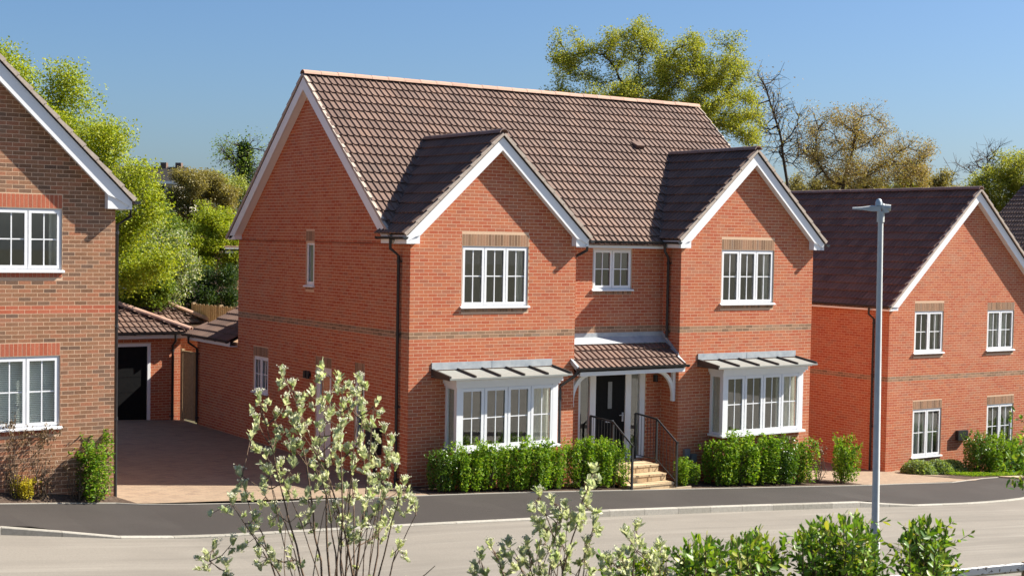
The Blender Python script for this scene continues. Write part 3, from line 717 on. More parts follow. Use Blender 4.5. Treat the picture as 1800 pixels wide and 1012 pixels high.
# bay windows
def bay(x0, x1, zs, zt, rx0, rx1, curt):
    d = .48; b = MB(); O = lambda a, z, c=0.0: np.array((a, -c, z))          # c = distance in front of the wall
    Fp = frame((0, -d, 0), (1, 0, 0), (0, -1, 0)); pw = .115
    b.box(x0, x0+pw, -d, -d+pw, zs, zt); b.box(x1-pw-.03, x1, -d, -d+pw, zs, zt)
    b.box(x0, x0+.06, -.07, .0, zs, zt); b.box(x1-.06, x1, -.07, .0, zs, zt)
    # front of four casements, one narrow side light each side
    bb = b; fx0, fx1 = x0+pw, x1-pw-.03; n = 4; fw = .05
    bb.box(fx0, fx1, -d+.02, -d+.09, zs, zs+fw); bb.box(fx0, fx1, -d+.02, -d+.09, zt-fw, zt)
    iw = (fx1-fx0-.05*3)/4
    for i in range(1, 4): bb.box(fx0+i*iw+(i-1)*.05, fx0+i*iw+i*.05, -d+.02, -d+.09, zs+fw, zt-fw)
    for xx in (x0, x1-.06):
        bb.box(xx+.0005, xx+.0595, -d+pw, -.07, zs, zs+fw); bb.box(xx+.0005, xx+.0595, -d+pw, -.07, zt-fw, zt)
    B = b.build('bay_window', WHITE, H)
    for i in range(4):
        p0 = fx0+i*(iw+.05); p1 = p0+iw; e = .05
        s = MB(); s.box(p0-.01, p1+.01, -d+.002, -d+.02, zs+fw-.012, zs+fw+e); s.box(p0-.01, p1+.01, -d+.002, -d+.02, zt-fw-e, zt-fw+.012)
        s.box(p0-.01, p0+e, -d+.002, -d+.02, zs+fw+e, zt-fw-e); s.box(p1-e, p1+.01, -d+.002, -d+.02, zs+fw+e, zt-fw-e); s.build('casement', WHITE, B)
        s = MB(); s.box(p0+e-.004, p1-e+.004, -d+.03, -d+.034, zs+fw+e-.004, zt-fw-e+.004); s.build('pane', GLASS, B)
        s = MB(); xm = (p0+p1)/2; zm = (zs+zt)/2; s.box(xm-.011, xm+.011, -d+.021, -d+.0295, zs+fw+e, zt-fw-e); s.box(p0+e, p1-e, -d+.0214, -d+.0292, zm-.011, zm+.011); s.build('glazing_bar', WHITE, B)
    for xx in (x0+.028, x1-.032):
        s = MB(); s.box(xx, xx+.004, -d+pw, -.07, zs+fw, zt-fw); s.build('pane', GLASS, B)
    s = MB(); P = [(x0-.06, 0, zs-.002), (x0-.06, -d-.07, zs-.002), (x1+.06, -d-.07, zs-.002), (x1+.06, 0, zs-.002)]
    s.prism([(p[0], p[1], p[2]-.05) for p in P], (0, 0, .048)); s.build('sill', WHITE, B)
    # apron of brick under the sill, frieze and stepped cornice over the frame
    s = MB(); s.box(x0-.035, x1+.035, -d-.035, -.003, zt, zt+.06); s.box(x0-.07, x1+.07, -d-.09, -.003, zt+.06, zt+.16); s.box(x0-.13, x1+.13, -d-.17, -.003, zt+.16, zt+.205); s.build('cornice', WHITE, B)
    rz0, rz1, yf = zt+.215, zt+.33, -.78
    s = MB(); s.prism([(rx0, 0, rz1), (rx0, yf, rz0+.01), (rx0, yf, rz0-.025), (rx0, 0, rz0-.008)], (rx1-rx0, 0, 0)); s.build('bay_roof', BAYROOF, B)
    for k in range(6):
        xx = rx0+.012+(rx1-rx0-.06)*k/5; s = MB(); hgt = .045
        s.prism([(xx, -.015, rz1+.002), (xx, yf+.012, rz0+.012), (xx, yf+.012, rz0+.012+hgt), (xx, -.015, rz1+hgt)], (.034, 0, 0)); s.build('roof_seam', SEAM, B)
    s = MB(); s.box(rx0-.005, rx0+.012, yf+.01, -.001, rz0-.03, rz0+.0); s.prism([(rx0-.006, -.002, rz1-.10), (rx0-.006, yf, rz0-.04), (rx0-.006, yf, rz0+.05), (rx0-.006, -.002, rz1+.045)], (.012, 0, 0)); s.build('roof_edge', SEAM, B)
    for (p, q) in ((rx0, (rx0+rx1)/2-.05), ((rx0+rx1)/2-.06, rx1-.04)):
        s = MB(); o = 0 if p == rx0 else .004; s.box(p, q, -.022-o, -.003, rz1+.02, rz1+.175); s.build('flashing', LEAD, B)
    Fi = frame((0, 0, 0), (1, 0, 0), (0, -1, 0)); room_box(B, Fi, x0+.08, x1-.08, zs+.02, zt-.02, -.02, -2.2)
    for (p, q) in curt: curtain_sheet(B, Fi, x0+(x1-x0)*p, x0+(x1-x0)*q, zs+.05, zt-.05, d-.22)
    Fc = frame((x0+.085, 0, 0), (0, -1, 0), (-1, 0, 0)); curtain_sheet(B, Fc, -.015, d-.12, zs+.05, zt-.05, 0)
    FA = frame((0, -d+.06, 0), (1, 0, 0), (0, -1, 0)); BA = Brickwork(B, (0, 0, 0), [RED, BUFF])
    s = MB(); s.box(x0+.05, x1-.05, -d+.06, 0, -1.0, zs-.05); s.build('apron', MORTAR, B)
    al = lambda bq: (x0+.05, x1-.05) if bq < zs-.05 else (0, 0)
    BA.wall(FA, x1, -1.0, al, rank=.0); FAs = frame((x0+.05, 0, 0), (0, -1, 0), (-1, 0, 0)); BA.wall(FAs, d, -1.0, lambda bq: (0, d-.06) if bq < zs-.05 else (0, 0), rank=0, ph=1)
    BA.finish(0)
    return B
bay(.92, 3.56, .78, 2.14, .56, 3.74, [(.74, .97), (.03, .09)])
bay(8.44, 11.10, .68, 2.13, 8.02, 11.30, [(.73, .97), (.03, .09)])
# porch
P0 = np.array((W1-.06, -.27, 2.40)); zw = 2.96; s = nrm((0, YB+.27, zw-2.40)); n = nrm(np.cross((1, 0, 0), s)); Wp = W2-W1+.02
pb = MB(); q0, q1 = (W1-.06, -.25, 2.395), (W1-.06, YB, zw-.005)
pb.prism([q0, (W1-.06, YB, zw-.005), (W1-.06, YB, zw-.07), (W1-.06, -.25, 2.33)], (Wp, 0, 0)); PR = pb.build('porch_roof', DECK, H)
TP = Tiling(PR, (0, 0, 0)); TP.slope(P0, s, n, Wp, 1.03, rank=1, gauge=.335); TP.finish(300)
lb = MB(); 
for xx in (W1-.10, W2-.075):
    lb.prism([P0*[0, 1, 1]+np.array((xx, 0, .06)), np.array((xx, YB, zw+.06)), np.array((xx, YB, zw-.03)), P0*[0, 1, 1]+np.array((xx, 0, -.05))], (.06, 0, 0))
lb.build('verge_trim', LEAD, PR)
lb = MB(); lb.box(W1+.005, W2-.005, YB-.02, YB-.003, zw+.0, zw+.19); lb.prism([(W1+.005, YB-.02, zw+.09), (W1+.005, YB-.22, zw-.05), (W1+.005, YB-.20, zw-.07), (W1+.005, YB-.003, zw+.04)], (W2-W1-.01, 0, 0)); lb.build('flashing', LEAD, PR)
lb = MB(); lb.prism([(W2-.004, YB-.01, zw+.20), (W2-.004, -.0, 2.66), (W2-.004, 0, 2.50), (W2-.004, YB-.01, zw+.02)], (-.016, 0, 0)); lb.build('flashing', LEAD, PR)
gutter(PR, (W1-.09, -.31, 2.42), (W2+.02, -.31, 2.42))
wb = MB(); wb.box(W1+.01, W2-.01, -.245, -.225, 2.24, 2.39); wb.box(W1+.01, W2-.01, -.225, YB-.01, 2.24, 2.262); wb.build('fascia', WHITE, PR)
for xx, sg in ((W2-.012, -1), (W1+.012, 1)):
    kb = MB(); y0, y1 = .10, .19
    kb.box(min(xx, xx+sg*.075), max(xx, xx+sg*.075), y0, y1, 1.50, 2.235)
    arc = [(xx+sg*(.075+.50*(1-math.cos(t))), 1.58+.62*math.sin(t)) for t in np.linspace(0, PI/2, 9)]; arc2 = [(xx+sg*(.02+.42*(1-math.cos(t))), 1.66+.575*math.sin(t)) for t in np.linspace(0, PI/2, 9)]
    for i in range(8):
        kb.prism([(arc[i][0], y0+.01, arc[i][1]), (arc[i+1][0], y0+.01, arc[i+1][1]), (arc2[i+1][0], y0+.01, arc2[i+1][1]), (arc2[i][0], y0+.01, arc2[i][1])], (0, .07, 0))
    kb.build('bracket', WHITE, PR)
downpipe(PR, [(W1-.10, -.31, 2.37), (W1-.16, -.27, 2.26), (W1-.42, -.06, 2.02), (W1-.42, -.06, 1.9), (W1-.42, -.06, -.4)], (0, -1, 0))
# front door with side lights
db = MB(); z0, z1 = .10, 2.20
for (p, q) in ((4.95, 5.02), (5.30, 5.47), (6.36, 6.53), (6.80, 6.95)): db.fbox(FR, p, q, z0, z1, -.12, -.02)
for (p, q) in ((5.02, 5.30), (5.47, 6.36), (6.53, 6.80)): db.fbox(FR, p, q, z1-.07, z1, -.12, -.02)
for (p, q) in ((5.02, 5.30), (6.53, 6.80)): db.fbox(FR, p, q, z0, z0+.07, -.12, -.02)
D = db.build('front_door', WHITE, H)
lf = MB(); lf.fbox(FR, 5.47, 6.36, z0, z1-.07, -.10, -.05); lf.build('door_leaf', DOORB, D)
lf = MB(); lf.fbox(FR, 5.82, 5.99, 1.30, 2.0, -.0498, -.043); lf.build('glass_slot_frame', DOORB, D); lf = MB(); lf.fbox(FR, 5.845, 5.965, 1.33, 1.97, -.0428, -.040); lf.build('pane', mottled('obscure_glass', (.16,.17,.18), (.22,.23,.24), 30, .25, .5), D)
lf = MB(); lf.fbox(FR, 5.79, 6.03, 1.00, 1.045, -.05, -.035); lf.build('letterbox', STEEL, D)
lf = MB(); lf.fbox(FR, 6.28, 6.325, 1.0, 1.22, -.05, -.04); lf.tube([FR(6.30, 1.16, -.04), FR(6.30, 1.16, .0), FR(6.17, 1.16, .0)], .010, 8); lf.build('handle', STEEL, D)
for (p, q) in ((5.02, 5.30), (6.53, 6.80)):
    lf = MB(); lf.fbox(FR, p, q, z0+.07, z1-.07, -.07, -.064); lf.build('pane', GLASS, D)
room_box(D, FR, 4.97, 6.93, .12, 2.18, -.125, -2.5)
lb = MB(); lb.fbox(FR, 7.18, 7.26, 1.93, 2.10, .0, .035); lb.tube([FR(7.22, 1.93, .07), FR(7.22, 2.10, .07)], .045, 10); lb.build('wall_light', BLACK, H)
for xx, zz in ((7.62, .16), (7.83, .03)):
    pb = MB(); pb.fbox(FB, xx, xx+.16, zz-.02, zz+.18, .002, .09); pb.tube([FB(xx+.08, -.6, .05), FB(xx+.08, zz, .05)], .045, 8); pb.build('service_duct', mat('grey_duct', (.16, .17, .19), .5, .4), H)
TL.finish(300)
# steps of sandstone blocks with metal rails
S = thing('front_steps', 'buff stone steps with paved landing up to the black front door', 'steps', (5.9, -.6, 0))
def blk(x0, x1, y0, y1, z0, z1, name='block'):
    b = MB(); j = .004; b.box(x0-5.9+j, x1-5.9-j, y0+.6+j, y1+.6-j, z0, z1); b.build(name, STEPM, S)
tops = (.125, -.045, -.215); ys = (-.52, -.81, -1.10); prev = YB-.02
for i, (t, y) in enumerate(zip(tops, ys)):
    yb = prev if i == 0 else ys[i-1]
    for (p, q) in ((5.22, 5.62), (5.62, 6.02), (6.02, 6.28), (6.28, 6.45)) if i != 2 else ((5.22, 5.75), (5.75, 6.16), (6.16, 6.32), (6.32, 6.45)):
        blk(p, q, y, y+.20, t-.17, t-.045); 
    for (p, q) in ((5.20, 5.64), (5.64, 6.06), (6.06, 6.46)):
        if i == 0:
            blk(p, q, y-.012, y+.25, t-.044, t, 'tread'); blk(p, q, y+.25, prev, t-.044, t, 'tread')
        else: blk(p, q, y-.012, yb+.0, t-.044, t, 'tread')
    blk(5.23, 6.44, y+.21, YB-.03, -.9, t-.05, 'core')
b = MB(); b.box(5.10-5.9, 6.95-5.9, -1.5+.6+.36, -1.10+.6, -.5, zf(6)+.012); b.build('slab', SLAB, S)
def rail(label, X, corner_y, back_y, foot_y, zf0):
    T = thing('metal_handrail', label, 'handrail', (X, -.3, .125), 0, 'black handrails of the front steps'); zl = .125
    b = MB(); pts = [(0, back_y+.3, 1.215-zl), (0, corner_y+.3, 1.165-zl), (0, foot_y+.3, .705-zl), (0, foot_y+.25, .70-zl)]
    for p, q in zip(pts[:-1], pts[1:]):
        for o in (0,): b.tube([p, q], .022, 8)
    b.build('top_rail', BMETAL, T)
    for y, zt, zb in ((back_y, 1.21, .12), (corner_y, 1.16, .12), (foot_y, .70, zf0)):
        b = MB(); b.box(-.022, .022, y+.3-.022, y+.3+.022, zb-zl, zt-zl); b.build('post', BMETAL, T)
    def bars(ya, yb_, za, zb_, zla, zlb):
        n = max(2, int(abs(ya-yb_)/.11)); bb = MB(); bb.tube([(0, ya+.3, zla-zl), (0, yb_+.3, zlb-zl)], .012, 6); bb.build('bottom_rail', BMETAL, T)
        for i in range(1, n):
            t = i/n; y = ya+(yb_-ya)*t; b = MB(); b.tube([(0, y+.3, zla+(zlb-zla)*t-zl), (0, y+.3, za+(zb_-za)*t-zl)], .0065, 6); b.build('baluster', BMETAL, T)
    bars(back_y, corner_y, 1.2, 1.16, .22, .22); bars(corner_y, foot_y, 1.16, .70, .22, zf0+.12)
rail('black metal handrail right of the front steps beside the downpipe wall', 6.5, -.37, .45, -1.12, -.33)
rail('black metal handrail left of the front steps rising out of the clipped hedge', 5.2, -.38, .50, -1.12, -.30)
# ================================================================== left house (gable to the road, mostly outside the frame)
LX, LY, LZ = -6.417, -.21, .22
L = thing('gabled_house', 'brown brick house at the left edge with red brick lintels and white gable', 'house', (LX, LY, LZ))
lw, la, lzap, lsl = 6.6, 3.3, 9.50-LZ, 1.0
F1 = frame((-lw, 0, 0), (1, 0, 0), (0, -1, 0)); aw = lambda x: x-LX+lw
ze = 5.85-LZ; st = 3.964-LZ
ops = [dict(a0=aw(-8.62), a1=aw(-7.40), b0=4.60-LZ, b1=5.725-LZ, sold=.255, sillh=.13, scls=1), dict(a0=aw(-8.64), a1=aw(-7.428), b0=1.74-LZ, b1=3.045-LZ, sold=.24, sillh=.13, scls=1),
       dict(a0=aw(-11.9), a1=aw(-10.7), b0=4.60-LZ, b1=5.725-LZ, sold=.255, sillh=.13, scls=1), dict(a0=aw(-11.9), a1=aw(-10.7), b0=1.74-LZ, b1=3.045-LZ, sold=.24, sillh=.13, scls=1)]
BL_ = Brickwork(L, (LX, LY, LZ), [BROWN, BRIGHT]); TL_ = Tiling(L, (LX, LY, LZ))
wall_skin('wall', L, F1, lw, -.6, ze, ops, (la, lzap-.12, lsl))
BL_.wall(F1, lw+.01, -.6, gal(la, 0, lw, lzap-.14, lsl, ze), ops, ztop=st, bands={-1: 1, -2: 1}, k1=90)
F2 = frame((0, 0, 0), (0, 1, 0), (1, 0, 0)); wall_skin('wall', L, F2, 9.0, -.6, ze)
BL_.wall(F2, 9.0, -.6, lambda b: (0, 9.0) if b < ze-.05 else (0, 0), ztop=st, bands={-1: 1, -2: 1}, rank=0, ph=1)
mb = MB(); mb.quad((-lw, 0, -.6), (-lw, 9, -.6), (-lw, 9, ze), (-lw, 0, ze)); mb.add([(-lw, 9, -.6), (0, 9, -.6), (0, 9, ze), (-la, 9, lzap-.1), (-lw, 9, ze)], [(0, 1, 2, 3, 4)]); mb.build('wall', MORTAR, L)
BL_.finish(300)
# the projecting double course of bright brick
sb = MB(); sb.box(-lw, .0, -.0125, -.004, st-.15, st+.0); 
lhw = la+.27; zee = lzap-lsl*lhw
for sg in (-1, 1):
    s, n = nrm((-sg, 0, lsl)), nrm((sg*lsl, 0, 1)); xe = -la+sg*lhw
    P = [(xe, -.20, zee), (xe, 9.2, zee), (-la, 9.2, lzap), (-la, -.20, lzap)]
    slab(L, 'roof', P if sg < 0 else P[::-1], n, .05, DECK)
    TL_.slope((xe, 9.2, zee) if sg < 0 else (xe, -.2, zee), s, n, 9.4, lhw*math.hypot(1, lsl), rank=0)
    verge_run(L, (xe, -.22, zee), (-la, -.22, lzap), (0, -1, 0), n)
TL_.finish(0)
ridge_run(L, (-la, -.24, lzap), (-la, 9.2, lzap), .12)
barge(L, F1, la, lzap-.05, lsl, lhw-.02, .35, .20, .45, 5.745-LZ)
gutter(L, (.33, -.25, 5.90-LZ), (.33, 9.2, 5.90-LZ))
fb = MB(); fb.box(.215, .235, -.17, 9.2, 5.745-LZ, 5.92-LZ); fb.box(.004, .215, -.17, 9.2, 5.74-LZ, 5.755-LZ); fb.build('fascia', WHITE, L)
downpipe(L, [(.33, .12, 5.85-LZ), (.33, .12, 5.62-LZ), (.07, .12, 5.45-LZ), (.07, .12, -.3)], (1, 0, 0))
for i, o in enumerate(ops):
    window(L, F1, o['a0'], o['a1'], o['b0'], o['b1'], 2, blind=(i == 1), curtain=None if i == 1 else [(.88, 1)])

# ================================================================== right house
RX, RY, RZ = 17.98, 2.995, -1.44
R = thing('gabled_house', 'red brick house down the street at the right edge with dark tiled roof', 'house', (RX, RY, RZ))
rw, ra, rzap, rsl = 7.32, 3.66, 7.12-RZ, .93
G1 = frame((0, 0, 0), (1, 0, 0), (0, -1, 0)); ze = 3.45-RZ; st = 1.446-RZ
ops = [dict(a0=1.10, a1=2.40, b0=2.13-RZ, b1=3.39-RZ, sold=.25, sillh=.11, scls=1), dict(a0=4.43, a1=5.73, b0=2.13-RZ, b1=3.385-RZ, sold=.25, sillh=.11, scls=1),
       dict(a0=1.13, a1=2.43, b0=-1.03-RZ, b1=.42-RZ, sold=.25, sillh=.11, scls=1), dict(a0=4.54, a1=5.84, b0=-1.0-RZ, b1=.41-RZ, sold=.25, sillh=.11, scls=1)]
BR_ = Brickwork(R, (RX, RY, RZ), [RED, BUFF]); TR_ = Tiling(R, (RX, RY, RZ))
wall_skin('wall', R, G1, rw, -1.2, ze, ops, (ra, rzap-.12, rsl))
BR_.wall(G1, rw+.01, -1.2, gal(ra, 0, rw, rzap-.14, rsl, ze), ops, ztop=st, bands={-1: 1, -2: 1}, k1=110)
rdep = 9.0
G2 = frame((0, rdep, 0), (0, -1, 0), (-1, 0, 0)); wall_skin('wall', R, G2, rdep, -1.2, ze)
BR_.wall(G2, rdep+.01, -1.2, lambda b: (0, rdep) if b < ze-.02 else (0, 0), ztop=st, bands={-1: 1, -2: 1}, rank=.3, ph=1)
mb = MB(); mb.quad((rw, rdep, -1.2), (rw, 0, -1.2), (rw, 0, ze), (rw, rdep, ze)); mb.add([(0, rdep, -1.2), (rw, rdep, -1.2), (rw, rdep, ze), (ra, rdep, rzap-.1), (0, rdep, ze)], [(0, 1, 2, 3, 4)]); mb.build('wall', MORTAR, R)
BR_.finish(300)
rhw = ra+.24; zee = rzap-rsl*rhw
for sg in (-1, 1):
    s, n = nrm((-sg, 0, rsl)), nrm((sg*rsl, 0, 1)); xe = ra+sg*rhw
    P = [(xe, -.22, zee), (xe, rdep+.2, zee), (ra, rdep+.2, rzap), (ra, -.22, rzap)]
    slab(R, 'roof', P if sg < 0 else P[::-1], n, .05, DECK)
    TR_.slope((xe, rdep+.2, zee) if sg < 0 else (xe, -.22, zee), s, n, rdep+.42, rhw*math.hypot(1, rsl), rank=1 if sg < 0 else 0)
    verge_run(R, (xe, -.24, zee), (ra, -.24, rzap), (0, -1, 0), n)
TR_.finish(300)
ridge_run(R, (ra, -.26, rzap), (ra, rdep+.2, rzap), .12, m=bpy.data.materials['brown_ridge_tile'])
barge(R, G1, ra, rzap-.05, rsl, rhw-.02, .31, .20, .40, 3.42-RZ)
gutter(R, (-.29, -.27, 3.57-RZ), (-.29, rdep+.2, 3.57-RZ))
fb = MB(); fb.box(-.215, -.195, -.17, rdep+.1, 3.42-RZ, 3.57-RZ); fb.box(-.195, -.004, -.17, rdep, 3.41-RZ, 3.43-RZ); fb.build('fascia', WHITE, R)
downpipe(R, [(-.29, .55, 3.5-RZ), (-.29, .55, 3.3-RZ), (-.07, .55, 3.15-RZ), (-.07, .55, -.3)], (-1, 0, 0))
for i, o in enumerate(ops): window(R, G1, o['a0'], o['a1'], o['b0'], o['b1'], 2, curtain=[(0, .46), (.5, .98)] if i in (1, 2) else [(0, .1), (.85, 1)])
mb = MB(); mb.fbox(G1, 3.1, 3.55, -.62-RZ, -.32-RZ, .002, .12); mb.build('meter_box', BLACK, R)

# ================================================================== link roof, garages, gate and fence behind the drive
LK = thing('garden_store', 'low brick lean-to with tiled roof behind the detached house side wall', 'outbuilding', (0, DD, 0))
BK = Brickwork(LK, (0, DD, 0), [RED, BUFF]); TK = Tiling(LK, (0, DD, 0))
FK = frame((-.003, 2.87, 0), (0, -1, 0), (-1, 0, 0)); wall_skin('wall', LK, FK, 2.87, -.4, 2.47); BK.wall(FK, 2.88, -.4, lambda b: (0, 2.87) if b < 2.45 else (0, 0), rank=.5)
mb = MB(); mb.quad((0, 2.87, -.4), (4, 2.87, -.4), (4, 2.87, 2.5), (0, 2.87, 2.5)); mb.build('wall', MORTAR, LK); BK.finish(200)
s, n = nrm((1, 0, .52)), nrm((-.52, 0, 1)); ld = 3.35
slab(LK, 'roof', [(-.25, .01, 2.49), (-.25, 3.1, 2.49), (1.75, 2.6, 3.53), (1.75, .01, 3.53)], n, .05, DECK)
TK.slope((-.25, 3.12, 2.50), s, n, 3.1, 2.2, keep=lambda p: p[1] < 3.12-max(0, (p[0]+.25))*.28); TK.finish(300)
gutter(LK, (-.31, .02, 2.52), (-.31, 3.15, 2.52)); fb = MB(); fb.box(-.24, -.22, .005, 3.05, 2.37, 2.50); fb.box(-.22, -.01, .005, 3.0, 2.36, 2.38); fb.build('fascia', WHITE, LK)
downpipe(LK, [(-.31, 2.75, 2.48), (-.31, 2.75, 2.3), (-.06, 2.75, 2.12), (-.06, 2.75, .05)], (-1, 0, 0))

def hip_garage(label, x0, x1, y0, y1, ez, rise_run, brick=True, door=None, rank=.6):
    gz = zf(x1, 0)-.02; T = thing('garage', label, 'garage', (x1, y0, gz), 0, None); w_, d_ = x1-x0, y1-y0; e = ez-gz
    Bk = Brickwork(T, (x1, y0, gz), [RED, BUFF]); Tk = Tiling(T, (x1, y0, gz))
    Fg = frame((-w_, 0, 0), (1, 0, 0), (0, -1, 0)); op = []
    if door: op = [dict(a0=door[0]-x0, a1=door[1]-x0, b0=.02, b1=door[2]-gz)]
    wall_skin('wall', T, Fg, w_, -.3, e, op); Bk.wall(Fg, w_+.01, -.3, lambda b: (0, w_) if b < e-.01 else (0, 0), op, ztop=3.3-gz, rank=rank)
    mb = MB(); mb.quad((0, 0, -.3), (0, d_, -.3), (0, d_, e), (0, 0, e)); mb.quad((-w_, 0, -.3), (-w_, d_, -.3), (-w_, d_, e), (-w_, 0, e)); mb.quad((0, d_, -.3), (-w_, d_, -.3), (-w_, d_, e), (0, d_, e)); mb.build('wall', MORTAR, T)
    Bk.finish(200)
    o = .22; run = (d_+2*o)/2; hz = e+.06+run*rise_run; ax, bx, ay, by = -w_-o, o, -o, d_+o; mx0, mx1, my = ax+run*1.0, bx-run*1.0, (ay+by)/2
    if mx1 < mx0: mx0 = mx1 = (mx0+mx1)/2
    A, B_, C_, D_ = (ax, ay, e+.06), (bx, ay, e+.06), (bx, by, e+.06), (ax, by, e+.06); M0, M1 = (mx0, my, hz), (mx1, my, hz)
    for P in ([A, B_, M1, M0], [B_, C_, M1], [C_, D_, M0, M1], [D_, A, M0]):
        nn = nrm(np.cross(np.subtract(P[1], P[0]), np.subtract(P[2], P[0]))); slab(T, 'roof', P, nn, .04, DECK)
    sl = math.hypot(1, rise_run)
    s, n = nrm((0, 1, rise_run)), nrm((0, -rise_run, 1)); Tk.slope((ax, ay, e+.07), s, n, bx-ax, run*sl, keep=lambda p: ax+(p[1]-ay) < p[0]+.1 and p[0]-.1 < bx-(p[1]-ay))
    s, n = nrm((-1, 0, rise_run)), nrm((rise_run, 0, 1)); Tk.slope((bx, ay, e+.07), s, n, by-ay, run*sl, keep=lambda p: ay+(bx-p[0]) < p[1]+.1 and p[1]-.1 < by-(bx-p[0]), rank=.1)
    s, n = nrm((0, -1, rise_run)), nrm((0, rise_run, 1)); Tk.slope((bx, by, e+.07), s, n, bx-ax, run*sl, keep=lambda p: ax+(by-p[1]) < p[0]+.1 and p[0]-.1 < bx-(by-p[1]), rank=0)
    Tk.finish(220)
    for p, q in ((B_, M1), (C_, M1), (M0, M1), (A, M0)): 
        if np.linalg.norm(np.subtract(p, q)) > .3: ridge_run(T, np.add(p, (0, 0, .07)), np.add(q, (0, 0, .07)))
    gutter(T, (ax, ay-.06, e+.08), (bx+.05, ay-.06, e+.08)); fb = MB(); fb.box(ax, bx, ay+.01, ay+.03, e-.08, e+.06); fb.box(ax, bx, ay+.03, -.004, e-.09, e-.07); fb.build('fascia', WHITE, T)
    if door:
        f = MB(); a0, a1, b1 = op[0]['a0'], op[0]['a1'], op[0]['b1']
        f.fbox(Fg, a0, a0+.085, .02, b1, -.10, .015); f.fbox(Fg, a1-.085, a1, .02, b1, -.10, .015); f.fbox(Fg, a0+.085, a1-.085, b1-.085, b1, -.10, .015); Dd = f.build('garage_door', WHITE, T)
        f = MB(); f.fbox(Fg, a0+.085, a1-.085, .02, b1-.085, -.07, -.04)
        for i in range(1, 5):
            z = .02+(b1-.1)*i/5; f.fbox(Fg, a0+.085, a1-.085, z-.006, z+.006, -.0398, -.036)
        f.build('door_panel', DOORB, Dd)
        downpipe(T, [(-.25-.0, ay-.06, e+.02), (-.25, ay-.06, e-.16), (-.25, -.06, e-.3), (-.25, -.06, 0)], (0, -1, 0))
    return T
hip_garage('brick garage with a black door and hipped roof at the end of the drive', -5.6, -.12, 13.05, 18.4, 2.45, .42, True, (-3.6, -1.0, 2.22))
hip_garage('second hipped tile roof garage standing behind the black door garage', -3.2, 2.05, 17.0, 23.4, 2.45, .42, True, None, .1)
# gate
G = thing('timber_gate', 'narrow timber side gate between the garage and the lean-to', 'gate', (-.10, 12.9, zf(0)))
d = nrm(np.array([.09, -.80, 0])); nn = np.array([d[1], -d[0], 0]); Fq = lambda a, b, c=0.0: d*a+nn*c+np.array([0, 0, b])
for i in range(6):
    mb = MB(); mb.fbox(Fq, .02+i*.125, .02+i*.125+.118, .06, 1.95, -.012, .008); mb.build('board', TIMBER, G)
mb = MB(); mb.fbox(Fq, -.07, .01, 0, 2.05, -.04, .04); mb.build('post', TIMBER, G); mb = MB(); mb.fbox(Fq, .02, .77, 1.95, 2.0, -.02, .02); mb.build('rail', TIMBER, G)
# close-boarded fence with trellis top, behind
p0, p1 = at(352, 570, 47), at(424, 568, 45); p0[2] = p1[2] = 0; dv = p1-p0; Lf = np.linalg.norm(dv)+1.2; d = nrm(dv); p0 = p0-d*.6; nn = np.array([d[1], -d[0], 0]); zt = at(385, 537, 46)[2]
FE_ = thing('garden_fence', 'pale timber close-board garden fence beyond the garages', 'fence', (p0[0], p0[1], -.1))
Fq = lambda a, b, c=0.0: d*a+nn*c+np.array([0, 0, b])
n = int(Lf/.125)
for i in range(n):
    mb = MB(); mb.fbox(Fq, i*.125, i*.125+.115, 0, zt+.1-.03*(i % 2), -.01, .01); mb.build('board', TIMBER, FE_)
for a in (0, Lf*.47, Lf): mb = MB(); mb.fbox(Fq, a-.05, a+.05, 0, zt+.12, -.13, -.03); mb.build('post', TIMBER, FE_)
for b in (.4, 1.4): mb = MB(); mb.fbox(Fq, 0, Lf, b, b+.08, -.06, -.012); mb.build('rail', TIMBER, FE_)
# brown brick house glimpsed behind the rear corner of the detached house
c = at(404, 500, 52)
B2 = thing('brick_house', 'sliver of brown brick house with black gutter behind the far gable corner', 'house', (c[0], c[1], -.1)); Fz = frame((0, 0, 0), (1, 0, 0), (0, -1, 0)); bz = Brickwork(B2, (c[0], c[1], -.1), [BROWN])
wall_skin('wall', B2, Fz, 6, 0, 4.75); bz.wall(Fz, 6.0, 0, lambda b: (0, 6) if b < 4.7 else (0, 0), rank=.5); bz.finish(60)
mb = MB(); mb.quad((0, 0, 0), (0, 7, 0), (0, 7, 4.75), (0, 0, 4.75)); mb.quad((6, 0, 0), (6, 7, 0), (6, 7, 4.75), (6, 0, 4.75)); mb.quad((0, 7, 0), (6, 7, 0), (6, 7, 4.75), (0, 7, 4.75)); mb.build('wall', MORTAR, B2)
mb = MB(); mb.box(-.3, 6.2, -.3, -.28, 4.78, 4.95); mb.box(-.3, 6.2, -.28, 0, 4.76, 4.78); mb.build('fascia', WHITE, B2); gutter(B2, (-.35, -.35, 4.93), (6, -.35, 4.93)); gutter(B2, (-.35, -.35, 4.93), (-.35, 6, 4.93))
sl_ = MB(); sl_.prism([(-.35, -.3, 4.96), (6.2, -.3, 4.96), (6.2, 3.5, 5.3), (-.35, 3.5, 5.3)], (0, 0, .05)); sl_.build('roof', TILE, B2)
downpipe(B2, [(.2, -.34, 4.9), (.2, -.34, 4.75), (.2, -.06, 4.6), (.2, -.06, .1)], (0, -1, 0))
